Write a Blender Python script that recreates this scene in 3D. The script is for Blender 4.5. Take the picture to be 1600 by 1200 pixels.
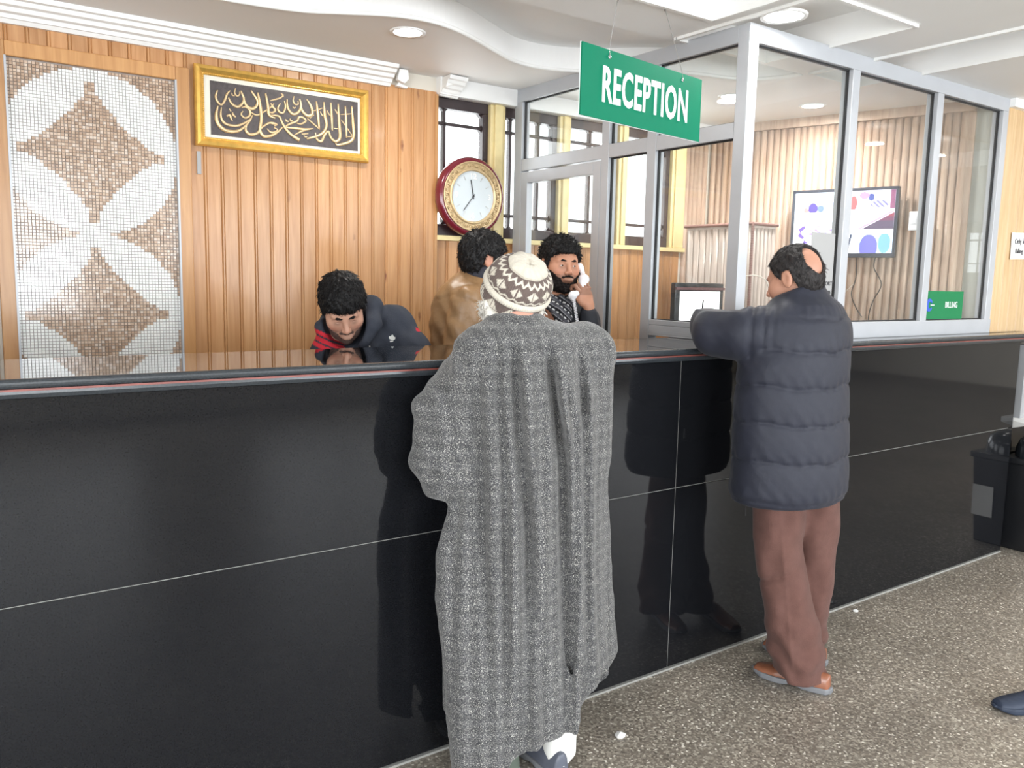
import bpy, bmesh, math, random
import numpy as np
from mathutils import Vector, Matrix, Euler
PI = math.pi
rnd = random.Random(7)
sc = bpy.context.scene
for o in list(bpy.data.objects): bpy.data.objects.remove(o)
COL = sc.collection

# ------------------------------------------------------------------ camera
CAM_H = 1.55
YAW, PITCH, ROLL, FPX = math.radians(35.318), math.radians(7.243), math.radians(1.2135), 1301.7
fw = Vector((math.sin(YAW)*math.cos(PITCH), math.cos(YAW)*math.cos(PITCH), -math.sin(PITCH)))
rt = Vector((math.cos(YAW), -math.sin(YAW), 0)); up = rt.cross(fw)
r2 = rt*math.cos(ROLL)+up*math.sin(ROLL); u2 = -rt*math.sin(ROLL)+up*math.cos(ROLL)
cam = bpy.data.cameras.new('camera'); camo = bpy.data.objects.new('camera', cam); COL.objects.link(camo)
cam.sensor_width = 36; cam.sensor_fit = 'HORIZONTAL'; cam.lens = FPX/1600*36; cam.clip_start = .05; cam.clip_end = 200
M = Matrix((r2, u2, -fw)).transposed().to_4x4(); M.translation = (0, 0, CAM_H)
camo.matrix_world = M; sc.camera = camo
# ------------------------------------------------------------------ view
sc.view_settings.view_transform = 'Standard'; sc.view_settings.look = 'None'
sc.view_settings.gamma = 1; sc.view_settings.use_curve_mapping = False
sc.view_settings.exposure = 0.12
sc.cycles.max_bounces = 10; sc.cycles.transparent_max_bounces = 24
sc.cycles.diffuse_bounces = 5; sc.cycles.glossy_bounces = 5
sc.cycles.sample_clamp_indirect = 6
sc.cycles.caustics_reflective = False; sc.cycles.caustics_refractive = False
# ------------------------------------------------------------------ world: bright overcast winter sky
w = bpy.data.worlds.new('overcast_sky'); sc.world = w; w.use_nodes = True
bg = w.node_tree.nodes['Background']; bg.inputs[0].default_value = (.93, .97, 1, 1); bg.inputs[1].default_value = 2.6

def area(name, loc, rot, sx, sy, power, color=(1, 1, 1)):
    l = bpy.data.lights.new(name, 'AREA'); l.shape = 'RECTANGLE'; l.size = sx; l.size_y = sy; l.energy = power; l.color = color
    o = bpy.data.objects.new(name, l); COL.objects.link(o); o.location = loc; o.rotation_euler = rot
    return o
# daylight entering through the glazed entrance behind the photographer (windows in wall_front and wall_left)
area('daylight_front', (0.2, -4.85, 1.6), (math.radians(90), 0, 0), 3.2, 2.0, 240, (.91, .955, 1))
area('daylight_front', (4.6, -4.85, 1.6), (math.radians(90), 0, 0), 3.2, 2.0, 240, (.91, .955, 1))
area('daylight_front', (9.2, -4.85, 1.6), (math.radians(90), 0, 0), 3.2, 2.0, 240, (.91, .955, 1))
area('daylight_left', (-3.35, -1.6, 1.35), (math.radians(90), 0, math.radians(-90)), 4.4, 2.3, 320, (.91, .955, 1))
# daylight through the back windows
area('daylight_back', (3.2, 4.16, 2.1), (math.radians(-90), 0, 0), 1.8, .6, 14, (.97, .99, 1))

# ------------------------------------------------------------------ materials
def _n(nt, t, **kw):
    n = nt.nodes.new(t)
    for k, v in kw.items(): setattr(n, k, v)
    return n
def lin(c):
    return tuple((x/12.92 if x <= .04045 else ((x+.055)/1.055)**2.4) for x in c)
def srgb(r, g, b): return lin((r/255, g/255, b/255))+(1,)
MATS = {}
def mat(name, col=(.5, .5, .5), rough=.5, metal=0, spec=.5, coat=0, emit=None, es=1, var=.06, nscale=8, bump=0, bscale=60, attr=None, sheen=0, ior=None, fine=0):
    """principled with procedural noise variation; col is sRGB 0-255"""
    m = bpy.data.materials.new(name); m.use_nodes = True; nt = m.node_tree
    b = nt.nodes['Principled BSDF']; L = nt.links.new
    b.inputs['Roughness'].default_value = rough; b.inputs['Metallic'].default_value = metal
    b.inputs['Specular IOR Level'].default_value = spec; b.inputs['Coat Weight'].default_value = coat
    b.inputs['Coat Roughness'].default_value = .08
    if ior: b.inputs['IOR'].default_value = ior
    if sheen: b.inputs['Sheen Weight'].default_value = sheen
    tc = _n(nt, 'ShaderNodeTexCoord')
    nz = _n(nt, 'ShaderNodeTexNoise'); nz.inputs['Scale'].default_value = nscale; nz.inputs['Detail'].default_value = 4
    L(tc.outputs['Object'], nz.inputs['Vector'])
    mr = _n(nt, 'ShaderNodeMapRange'); mr.inputs[1].default_value = .3; mr.inputs[2].default_value = .7
    mr.inputs[3].default_value = 1-var; mr.inputs[4].default_value = 1+var
    L(nz.outputs['Fac'], mr.inputs[0])
    mx = _n(nt, 'ShaderNodeMix', data_type='RGBA', blend_type='MULTIPLY'); mx.inputs[0].default_value = 1
    if attr:
        at = _n(nt, 'ShaderNodeAttribute', attribute_name=attr); L(at.outputs['Color'], mx.inputs[6])
    else: mx.inputs[6].default_value = srgb(*col)
    L(mr.outputs[0], mx.inputs[7]); L(mx.outputs[2], b.inputs['Base Color'])
    if bump:
        n2 = _n(nt, 'ShaderNodeTexNoise'); n2.inputs['Scale'].default_value = bscale; n2.inputs['Detail'].default_value = 3
        L(tc.outputs['Object'], n2.inputs['Vector'])
        bp = _n(nt, 'ShaderNodeBump'); bp.inputs['Strength'].default_value = bump; bp.inputs['Distance'].default_value = .004
        L(n2.outputs['Fac'], bp.inputs['Height']); L(bp.outputs[0], b.inputs['Normal'])
    if emit is not None:
        b.inputs['Emission Strength'].default_value = es
        if attr: L(at.outputs['Color'], b.inputs['Emission Color']); b.inputs['Base Color'].default_value = (0, 0, 0, 1)
        else: b.inputs['Emission Color'].default_value = srgb(*emit)
    MATS[name] = m
    return m

def mat_wood(name, c1, c2, knot, rough=.36, gscale=1.0, coat=.12):
    """varnished pine: stretched grain along z, knots, per-board variation"""
    m = bpy.data.materials.new(name); m.use_nodes = True; nt = m.node_tree; L = nt.links.new
    b = nt.nodes['Principled BSDF']; b.inputs['Roughness'].default_value = rough; b.inputs['Coat Weight'].default_value = coat
    b.inputs['Coat Roughness'].default_value = .12
    tc = _n(nt, 'ShaderNodeTexCoord'); oi = _n(nt, 'ShaderNodeObjectInfo')
    sc_ = _n(nt, 'ShaderNodeVectorMath', operation='SCALE'); sc_.inputs[3].default_value = 37.0
    cmb = _n(nt, 'ShaderNodeCombineXYZ')
    for i in range(3): L(oi.outputs['Random'], cmb.inputs[i])
    L(cmb.outputs[0], sc_.inputs[0])
    ad = _n(nt, 'ShaderNodeVectorMath', operation='ADD'); L(tc.outputs['Object'], ad.inputs[0]); L(sc_.outputs[0], ad.inputs[1])
    mp = _n(nt, 'ShaderNodeMapping'); mp.inputs['Scale'].default_value = (22*gscale, 22*gscale, 1.3*gscale); L(ad.outputs[0], mp.inputs[0])
    nz = _n(nt, 'ShaderNodeTexNoise'); nz.inputs['Scale'].default_value = 2.2; nz.inputs['Detail'].default_value = 6; nz.inputs['Distortion'].default_value = .6
    L(mp.outputs[0], nz.inputs['Vector'])
    cr = _n(nt, 'ShaderNodeValToRGB'); cr.color_ramp.elements[0].position = .33; cr.color_ramp.elements[1].position = .68
    cr.color_ramp.elements[0].color = srgb(*c2); cr.color_ramp.elements[1].color = srgb(*c1); L(nz.outputs['Fac'], cr.inputs[0])
    # knots
    mp2 = _n(nt, 'ShaderNodeMapping'); mp2.inputs['Scale'].default_value = (11, 0, 3.6); L(ad.outputs[0], mp2.inputs[0])
    vo = _n(nt, 'ShaderNodeTexVoronoi'); vo.inputs['Scale'].default_value = 1.0; L(mp2.outputs[0], vo.inputs['Vector'])
    n3 = _n(nt, 'ShaderNodeTexNoise'); n3.inputs['Scale'].default_value = 40; L(ad.outputs[0], n3.inputs['Vector'])
    m3 = _n(nt, 'ShaderNodeMath', operation='MULTIPLY_ADD'); m3.inputs[1].default_value = .12; L(n3.outputs['Fac'], m3.inputs[0]); L(vo.outputs['Distance'], m3.inputs[2])
    # only some cells have a knot
    gt = _n(nt, 'ShaderNodeSeparateColor'); L(vo.outputs['Color'], gt.inputs[0])
    th = _n(nt, 'ShaderNodeMath', operation='LESS_THAN'); th.inputs[1].default_value = .42; L(gt.outputs[0], th.inputs[0])
    sz = _n(nt, 'ShaderNodeMapRange'); sz.inputs[1].default_value = .10; sz.inputs[2].default_value = .19; sz.inputs[3].default_value = 1; sz.inputs[4].default_value = 0
    L(m3.outputs[0], sz.inputs[0])
    mu = _n(nt, 'ShaderNodeMath', operation='MULTIPLY'); L(sz.outputs[0], mu.inputs[0]); L(th.outputs[0], mu.inputs[1])
    mu2 = _n(nt, 'ShaderNodeMath', operation='MULTIPLY'); mu2.inputs[1].default_value = .85; L(mu.outputs[0], mu2.inputs[0])
    mx = _n(nt, 'ShaderNodeMix', data_type='RGBA'); mx.inputs[7].default_value = srgb(*knot); L(mu2.outputs[0], mx.inputs[0]); L(cr.outputs[0], mx.inputs[6])
    # per board tone
    mr = _n(nt, 'ShaderNodeMapRange'); mr.inputs[3].default_value = .88; mr.inputs[4].default_value = 1.1; L(oi.outputs['Random'], mr.inputs[0])
    mm = _n(nt, 'ShaderNodeMix', data_type='RGBA', blend_type='MULTIPLY'); mm.inputs[0].default_value = 1; L(mx.outputs[2], mm.inputs[6]); L(mr.outputs[0], mm.inputs[7])
    L(mm.outputs[2], b.inputs['Base Color'])
    bp = _n(nt, 'ShaderNodeBump'); bp.inputs['Strength'].default_value = .12; bp.inputs['Distance'].default_value = .002; L(nz.outputs['Fac'], bp.inputs['Height']); L(bp.outputs[0], b.inputs['Normal'])
    MATS[name] = m; return m

def mat_floor():
    m = bpy.data.materials.new('terrazzo'); m.use_nodes = True; nt = m.node_tree; L = nt.links.new
    b = nt.nodes['Principled BSDF']; b.inputs['Roughness'].default_value = .38
    tc = _n(nt, 'ShaderNodeTexCoord')
    v = _n(nt, 'ShaderNodeTexVoronoi'); v.inputs['Scale'].default_value = 135; v.inputs['Randomness'].default_value = 1; L(tc.outputs['Object'], v.inputs['Vector'])
    sp = _n(nt, 'ShaderNodeSeparateColor'); L(v.outputs['Color'], sp.inputs[0])
    cr = _n(nt, 'ShaderNodeValToRGB'); e = cr.color_ramp; e.interpolation = 'CONSTANT'
    e.elements[0].position = 0; e.elements[0].color = srgb(124, 116, 106)
    e.elements[1].position = .3; e.elements[1].color = srgb(145, 137, 126)
    for p, c in ((.5, (158, 150, 138)), (.62, (132, 124, 113)), (.74, (170, 162, 149)), (.84, (106, 99, 91)), (.9, (186, 180, 166)), (.965, (226, 221, 210))):
        q = e.elements.new(p); q.color = srgb(*c)
    L(sp.outputs[0], cr.inputs[0])
    n = _n(nt, 'ShaderNodeTexNoise'); n.inputs['Scale'].default_value = 1.6; n.inputs['Detail'].default_value = 4; L(tc.outputs['Object'], n.inputs['Vector'])
    n2 = _n(nt, 'ShaderNodeTexNoise'); n2.inputs['Scale'].default_value = 120; n2.inputs['Detail'].default_value = 2; L(tc.outputs['Object'], n2.inputs['Vector'])
    mr = _n(nt, 'ShaderNodeMapRange'); mr.inputs[1].default_value = .3; mr.inputs[2].default_value = .7; mr.inputs[3].default_value = .82; mr.inputs[4].default_value = 1.1; L(n.outputs['Fac'], mr.inputs[0])
    mr2 = _n(nt, 'ShaderNodeMapRange'); mr2.inputs[1].default_value = .3; mr2.inputs[2].default_value = .7; mr2.inputs[3].default_value = .92; mr2.inputs[4].default_value = 1.08; L(n2.outputs['Fac'], mr2.inputs[0])
    mm = _n(nt, 'ShaderNodeMath', operation='MULTIPLY'); L(mr.outputs[0], mm.inputs[0]); L(mr2.outputs[0], mm.inputs[1])
    mx = _n(nt, 'ShaderNodeMix', data_type='RGBA', blend_type='MULTIPLY'); mx.inputs[0].default_value = 1; L(cr.outputs[0], mx.inputs[6]); L(mm.outputs[0], mx.inputs[7])
    L(mx.outputs[2], b.inputs['Base Color']); return m

def mat_tweed():
    """grey herringbone-checked tweed with white flecks"""
    m = bpy.data.materials.new('grey_tweed'); m.use_nodes = True; nt = m.node_tree; L = nt.links.new
    b = nt.nodes['Principled BSDF']; b.inputs['Roughness'].default_value = .95; b.inputs['Sheen Weight'].default_value = .25; b.inputs['Specular IOR Level'].default_value = .15
    tc = _n(nt, 'ShaderNodeTexCoord')
    n = _n(nt, 'ShaderNodeTexNoise'); n.inputs['Scale'].default_value = 360; n.inputs['Detail'].default_value = 2; L(tc.outputs['Object'], n.inputs['Vector'])
    cr = _n(nt, 'ShaderNodeValToRGB'); e = cr.color_ramp
    e.elements[0].position = .36; e.elements[0].color = srgb(52, 52, 56); e.elements[1].position = .50; e.elements[1].color = srgb(84, 84, 86)
    q = e.elements.new(.60); q.color = srgb(112, 112, 110); q = e.elements.new(.72); q.color = srgb(206, 204, 196)
    L(n.outputs['Fac'], cr.inputs[0])
    # soft check: bands every ~5 cm
    sp = _n(nt, 'ShaderNodeSeparateXYZ'); L(tc.outputs['Object'], sp.inputs[0])
    def wave(sock, per):
        a = _n(nt, 'ShaderNodeMath', operation='MULTIPLY'); a.inputs[1].default_value = 2*PI/per; L(sock, a.inputs[0])
        s = _n(nt, 'ShaderNodeMath', operation='SINE'); L(a.outputs[0], s.inputs[0]); return s.outputs[0]
    s1 = wave(sp.outputs[0], .040); s2 = wave(sp.outputs[2], .040)
    ad = _n(nt, 'ShaderNodeMath', operation='ADD'); L(s1, ad.inputs[0]); L(s2, ad.inputs[1])
    mr = _n(nt, 'ShaderNodeMapRange'); mr.inputs[1].default_value = -2; mr.inputs[2].default_value = 2; mr.inputs[3].default_value = .72; mr.inputs[4].default_value = 1.2; L(ad.outputs[0], mr.inputs[0])
    mx = _n(nt, 'ShaderNodeMix', data_type='RGBA', blend_type='MULTIPLY'); mx.inputs[0].default_value = 1; L(cr.outputs[0], mx.inputs[6]); L(mr.outputs[0], mx.inputs[7])
    L(mx.outputs[2], b.inputs['Base Color'])
    bp = _n(nt, 'ShaderNodeBump'); bp.inputs['Strength'].default_value = .5; bp.inputs['Distance'].default_value = .002; L(n.outputs['Fac'], bp.inputs['Height']); L(bp.outputs[0], b.inputs['Normal'])
    return m

def mat_glass(name='clear_glass', tint=(.985, .995, .99), haze=.012):
    """thin pane: transparent, fresnel reflection, faint dust haze"""
    m = bpy.data.materials.new(name); m.use_nodes = True; nt = m.node_tree; L = nt.links.new
    nt.nodes.remove(nt.nodes['Principled BSDF']); out = nt.nodes['Material Output']
    tr = _n(nt, 'ShaderNodeBsdfTransparent'); tr.inputs[0].default_value = tint+(1,)
    gl = _n(nt, 'ShaderNodeBsdfGlossy'); gl.inputs['Roughness'].default_value = .0
    fr = _n(nt, 'ShaderNodeFresnel'); ge = _n(nt, 'ShaderNodeNewGeometry')
    ir = _n(nt, 'ShaderNodeMapRange'); ir.inputs[3].default_value = 1.42; ir.inputs[4].default_value = 1/1.42; L(ge.outputs['Backfacing'], ir.inputs[0]); L(ir.outputs[0], fr.inputs[0])
    mx = _n(nt, 'ShaderNodeMixShader'); L(fr.outputs[0], mx.inputs[0]); L(tr.outputs[0], mx.inputs[1]); L(gl.outputs[0], mx.inputs[2])
    df = _n(nt, 'ShaderNodeBsdfTranslucent'); df.inputs[0].default_value = (.8, .82, .8, 1)
    d2 = _n(nt, 'ShaderNodeBsdfDiffuse'); d2.inputs[0].default_value = (.8, .82, .8, 1)
    ds = _n(nt, 'ShaderNodeAddShader'); L(df.outputs[0], ds.inputs[0]); L(d2.outputs[0], ds.inputs[1])
    tc = _n(nt, 'ShaderNodeTexCoord'); nz = _n(nt, 'ShaderNodeTexNoise'); nz.inputs['Scale'].default_value = 5; nz.inputs['Detail'].default_value = 8; L(tc.outputs['Object'], nz.inputs['Vector'])
    mr = _n(nt, 'ShaderNodeMapRange'); mr.inputs[1].default_value = .4; mr.inputs[2].default_value = .75; mr.inputs[3].default_value = haze*.6; mr.inputs[4].default_value = haze*2; L(nz.outputs['Fac'], mr.inputs[0])
    m2 = _n(nt, 'ShaderNodeMixShader'); L(mr.outputs[0], m2.inputs[0]); L(mx.outputs[0], m2.inputs[1]); L(ds.outputs[0], m2.inputs[2])
    L(m2.outputs[0], out.inputs[0]); return m

W_PAINT = mat('white_ceiling_paint', (238, 238, 237), .6, var=.015, nscale=2)
W_TRIM = mat('white_plaster_trim', (238, 238, 236), .45, var=.02)
WALL_P = mat('cream_wall_paint', (214, 208, 196), .7, var=.04, nscale=3)
GREY_P = mat('pale_grey_wall_paint', (176, 178, 172), .65, var=.04, nscale=3)
PINE = mat_wood('varnished_pine', (197, 150, 104), (176, 126, 80), (112, 60, 36))
PINE2 = mat_wood('pale_pine', (206, 178, 138), (188, 156, 114), (130, 90, 60), rough=.4, coat=.2)
PTRIM = mat_wood('pine_trim', (196, 148, 96), (178, 128, 78), (150, 95, 50))
RIBW = mat_wood('ribbed_wood', (206, 182, 162), (180, 152, 134), (170, 140, 112), rough=.45, coat=.1)
RIBC = mat_wood('ribbed_cabinet_wood', (196, 182, 172), (166, 150, 140), (140, 122, 112), rough=.5, coat=.1)
CREAMW = mat('cream_window_wood', (232, 214, 160), .45, var=.08, nscale=12)
DARKFR = mat('dark_brown_window_frame', (52, 40, 42), .4, var=.1)
GRANITE = mat('black_granite', (22, 23, 26), .05, spec=.28, var=.3, nscale=300)
GRANTOP = mat('black_granite_top', (20, 22, 24), .03, spec=.9, ior=1.6, var=.3, nscale=300)
GREDGE = mat('granite_edge', (52, 56, 60), .2, var=.2, nscale=200)
REDST = mat('red_brown_inlay', (120, 62, 54), .4, var=.2, nscale=30)
GROUT = mat('pale_grout', (150, 150, 146), .8)
ALU = mat('silver_aluminium', (178, 181, 186), .38, metal=.2, var=.03)
GASKET = mat('black_rubber_gasket', (28, 28, 30), .6)
GLASS = mat_glass()
GOLD = mat('gold_frame', (232, 186, 96), .3, metal=.6, var=.12, nscale=40)
GOLD2 = mat('pale_gold_relief', (214, 188, 146), .38, metal=.45, var=.12, nscale=60)
MOUNT = mat('cream_mount', (222, 218, 204), .7)
CALBG = mat('dark_relief_ground', (66, 58, 58), .5, var=.3, nscale=60, bump=.4)
BURG = mat('burgundy_lacquer', (112, 30, 44), .18, coat=.6)
SIGNG = mat('sign_green', (2, 116, 86), .55, spec=.15, var=.01)
SIGNW = mat('sign_white', (236, 240, 240), .4, var=.01)
BILLG = mat('billing_green', (24, 118, 72), .5, spec=.2, var=.02)
BLUE = mat('logo_blue', (40, 84, 190), .4)
PAPER = mat('white_paper', (234, 234, 232), .8, var=.02)
PAPERG = mat('grey_paper', (164, 164, 164), .8, var=.02)
INK = mat('dark_ink', (50, 50, 54), .7)
BLACKP = mat('black_plastic', (24, 25, 28), .35)
DOMEP = mat('smoky_black_plastic', (40, 44, 48), .15)
WPLAST = mat('white_plastic', (232, 232, 236), .3)
CABLE = mat('black_cable', (30, 28, 28), .5)
CABLEW = mat('white_cable', (220, 215, 205), .5)
STEEL = mat('steel_wire', (190, 190, 188), .3, metal=.8)
TERR = mat_floor(); TWEED = mat_tweed()
LAMP = mat('lamp_diffuser', (255, 255, 255), .5, emit=(255, 253, 248), es=9)
SCREEN = mat('tv_screen', (0, 0, 0), .3, emit=1, es=1.15, attr='Col', var=0)
WSCREEN = mat('lit_monitor_screen', (255, 255, 255), .4, emit=(255, 255, 255), es=.9)
NAVYQ = mat('navy_puffer_nylon', (38, 40, 51), .6, spec=.3, var=.06, nscale=30, bump=.25, bscale=45, sheen=.06)
CORD = mat('brown_corduroy', (98, 71, 65), .95, spec=.1, var=.10, nscale=25, bump=.3, bscale=260, sheen=.08)
TANL = mat('tan_leather', (142, 110, 76), .42, spec=.5, var=.16, nscale=14, bump=.5, bscale=50)
DKCLOTH = mat('charcoal_sweat_cloth', (52, 55, 64), .85, spec=.2, var=.08, nscale=40, bump=.2, bscale=220)
DKJKT = mat('black_jacket_cloth', (42, 44, 50), .65, spec=.3, var=.1, nscale=30, bump=.3, bscale=60)
DKTRS = mat('dark_trouser_cloth', (46, 46, 54), .85)
REDC = mat('red_stripe_cloth', (196, 44, 58), .7)
WHC = mat('white_cotton', (226, 226, 222), .85, var=.03, bump=.2, bscale=80)
SKIN = mat('skin', rough=.48, attr='Col', var=.05, nscale=30, spec=.4)
ATTR = mat('knit_wool', rough=.95, attr='Col', var=.06, nscale=120, spec=.1, bump=.6, bscale=320, sheen=.2)
ATTR2 = mat('woven_scarf', rough=.9, attr='Col', var=.05, nscale=100, spec=.1, bump=.3, bscale=200)
HAIR = mat('black_hair', (17, 15, 16), .5, spec=.3, var=.35, nscale=70, bump=.9, bscale=170)
HAIRG = mat('greying_hair', (44, 41, 41), .55, spec=.25, var=.45, nscale=70, bump=.8, bscale=170)
BEARD = mat('black_beard', (30, 24, 23), .7, spec=.2, var=.35, nscale=120, bump=.9, bscale=260)
WBEARD = mat('white_beard', (224, 220, 212), .9, var=.1, nscale=80, bump=1, bscale=160)
EYEW = mat('eye', rough=.15, attr='Col', var=0)
SHOEL = mat('tan_shoe_leather', (142, 90, 66), .36, var=.1, nscale=20, coat=.3)
SHOEG = mat('grey_shoe', (92, 96, 108), .4, var=.1)
SOLE = mat('grey_rubber_sole', (120, 122, 126), .6)
SHOED = mat('dark_blue_shoe', (38, 48, 66), .6)

# ------------------------------------------------------------------ object helpers
def link(name, me, m=None, parent=None, smooth=False, loc=None, rot=None):
    o = bpy.data.objects.new(name, me); COL.objects.link(o)
    if m is not None:
        for mm in (m if isinstance(m, (list, tuple)) else [m]): me.materials.append(mm)
    if smooth: me.shade_smooth()
    if parent is not None: o.parent = parent
    if loc is not None: o.location = loc
    if rot is not None: o.rotation_euler = rot
    return o
def tag(o, label=None, cat=None, group=None, kind=None):
    if label: o['label'] = label
    if cat: o['category'] = cat
    if group: o['group'] = group
    if kind: o['kind'] = kind
    return o
def thing(name, label, cat, loc=(0, 0, 0), rot=(0, 0, 0), group=None):
    o = bpy.data.objects.new(name, None); COL.objects.link(o); o.location = loc; o.rotation_euler = rot
    o.empty_display_size = .1
    return tag(o, label, cat, group)
def struct(o): o['kind'] = 'structure'; return o
class MB:
    def __init__(s): s.v = []; s.f = []; s.mi = []; s.c = []
    def add(s, vs, fs, mi=0, col=None):
        n = len(s.v); s.v += [tuple(v) for v in vs]; s.f += [tuple(i+n for i in f) for f in fs]; s.mi += [mi]*len(fs)
        s.c += [col or (1, 1, 1, 1)]*len(vs); return s
    def box(s, x0, x1, y0, y1, z0, z1, mi=0, col=None, T=None):
        vs = [(x, y, z) for x in (x0, x1) for y in (y0, y1) for z in (z0, z1)]
        if T is not None: vs = [tuple(T @ Vector(v)) for v in vs]
        return s.add(vs, [(0, 1, 3, 2), (4, 6, 7, 5), (0, 4, 5, 1), (2, 3, 7, 6), (0, 2, 6, 4), (1, 5, 7, 3)], mi, col)
    def tube(s, pts, r, n=8, mi=0, cap=True, col=None):
        pts = [Vector(p) for p in pts]; N = len(pts); rs = r if isinstance(r, (list, tuple)) else [r]*N
        vs = []; up_ = None
        for i, p in enumerate(pts):
            d = (pts[min(i+1, N-1)]-pts[max(i-1, 0)]).normalized()
            if up_ is None: up_ = Vector((0, 0, 1)) if abs(d.z) < .9 else Vector((1, 0, 0))
            a = d.cross(up_).normalized(); b = a.cross(d).normalized(); up_ = b
            for k in range(n):
                t = 2*PI*k/n; vs.append(p+(a*math.cos(t)+b*math.sin(t))*rs[i])
        fs = [(i*n+k, i*n+(k+1) % n, (i+1)*n+(k+1) % n, (i+1)*n+k) for i in range(N-1) for k in range(n)]
        if cap: fs += [tuple(range(n))[::-1], tuple((N-1)*n+k for k in range(n))]
        return s.add(vs, fs, mi, col)
    def lathe(s, prof, n=32, T=None, mi=0, a0=0, a1=2*PI):
        """prof list of (r,z); around z axis"""
        full = abs(a1-a0-2*PI) < 1e-6; m_ = n if full else n+1; vs = []
        for (r, z) in prof:
            for k in range(m_):
                t = a0+(a1-a0)*k/n; v = Vector((r*math.cos(t), r*math.sin(t), z)); vs.append(T @ v if T is not None else v)
        fs = []
        for i in range(len(prof)-1):
            for k in range(n):
                k2 = (k+1) % m_; fs.append((i*m_+k, i*m_+k2, (i+1)*m_+k2, (i+1)*m_+k))
        return s.add(vs, fs, mi)
    def prism(s, poly, y0, y1, mi=0, T=None):
        """poly in (x,z), extruded along y"""
        n = len(poly); vs = [(x, y0, z) for x, z in poly]+[(x, y1, z) for x, z in poly]
        if T is not None: vs = [tuple(T @ Vector(v)) for v in vs]
        fs = [tuple(range(n)), tuple(range(n, 2*n))[::-1]]+[(i, (i+1) % n, n+(i+1) % n, n+i)[::-1] for i in range(n)]
        return s.add(vs, fs, mi)
    def mesh(s, name, col=False, fix=True):
        me = bpy.data.meshes.new(name); me.from_pydata(s.v, [], s.f); me.polygons.foreach_set('material_index', s.mi)
        if col:
            a = me.color_attributes.new('Col', 'FLOAT_COLOR', 'POINT'); a.data.foreach_set('color', np.array(s.c, np.float32).ravel())
        if fix:
            b = bmesh.new(); b.from_mesh(me); bmesh.ops.recalc_face_normals(b, faces=b.faces); b.to_mesh(me); b.free()
        me.update(); return me
    def build(s, name, m=None, parent=None, smooth=False, loc=None, rot=None, col=False, bevel=0, fix=True):
        o = link(name, s.mesh(name, col, fix), m, parent, smooth, loc, rot)
        if bevel:
            b = o.modifiers.new('bevel', 'BEVEL'); b.width = bevel; b.segments = 2; b.limit_method = 'ANGLE'
        return o
def box(name, x0, x1, y0, y1, z0, z1, m, parent=None, bevel=0, loc=None):
    return MB().box(x0, x1, y0, y1, z0, z1).build(name, m, parent, bevel=bevel, loc=loc)
def dup(o, parent=None, loc=None):
    c = o.copy(); COL.objects.link(c)
    if parent is not None: c.parent = parent
    if loc is not None: c.location = loc
    return c

# ================================================================== SETTING
ZC = 2.59
CX0, CX1, CY0 = -3.5, 14.0, -5.0
struct(box('floor', CX0, CX1, CY0, 4.2, -.1, 0, TERR))

# ---- ceiling: low slab with wavy edge at the back, raised field, front slab with recessed trays
curve = [(-3.5, 3.55), (-1.5, 3.60), (-.2, 3.52), (.5, 3.45), (1.085, 3.393), (1.311, 3.345), (1.455, 3.262), (1.626, 3.165), (1.792, 3.141), (1.977, 3.199), (2.213, 3.332),
         (2.419, 3.44), (2.6, 3.455), (2.78, 3.384), (2.95, 3.24), (3.092, 3.12), (3.283, 3.04), (3.45, 3.0), (3.58, 2.92), (3.64, 2.82), (3.66, 2.712)]
def catmull(p, n=6):
    out = []
    for i in range(len(p)-1):
        p0 = np.array(p[max(i-1, 0)]); p1 = np.array(p[i]); p2 = np.array(p[i+1]); p3 = np.array(p[min(i+2, len(p)-1)])
        for k in range(n):
            t = k/n; out.append(tuple(.5*((2*p1)+(-p0+p2)*t+(2*p0-5*p1+4*p2-p3)*t*t+(-p0+3*p1-3*p2+p3)*t**3)))
    out.append(tuple(p[-1])); return out
cv = catmull(curve)
ceil = MB(); ZR = 2.705
n = len(cv)
# low back slab underside + wavy fascia
vs = [(x, y, ZC) for x, y in cv]+[(x, 4.2, ZC) for x, y in cv]
ceil.add(vs, [(i, i+1, n+i+1, n+i) for i in range(n-1)])
ceil.add([(3.66, 2.712, ZC), (4.9, 2.712, ZC), (4.9, 4.2, ZC), (3.66, 4.2, ZC)], [(0, 1, 2, 3)])
vs = [(x, y, ZC) for x, y in cv]+[(x, y, ZR) for x, y in cv]
ceil.add(vs, [(i, i+1, n+i+1, n+i) for i in range(n-1)])
# raised field
ceil.add([(CX0, 2.712, ZR), (3.8, 2.712, ZR), (3.8, 3.75, ZR), (CX0, 3.75, ZR)], [(0, 1, 2, 3)])
ceil.add([(CX0, 2.712, ZC), (3.66, 2.712, ZC), (3.66, 2.712, ZR), (CX0, 2.712, ZR)], [(0, 1, 2, 3)])
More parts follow.
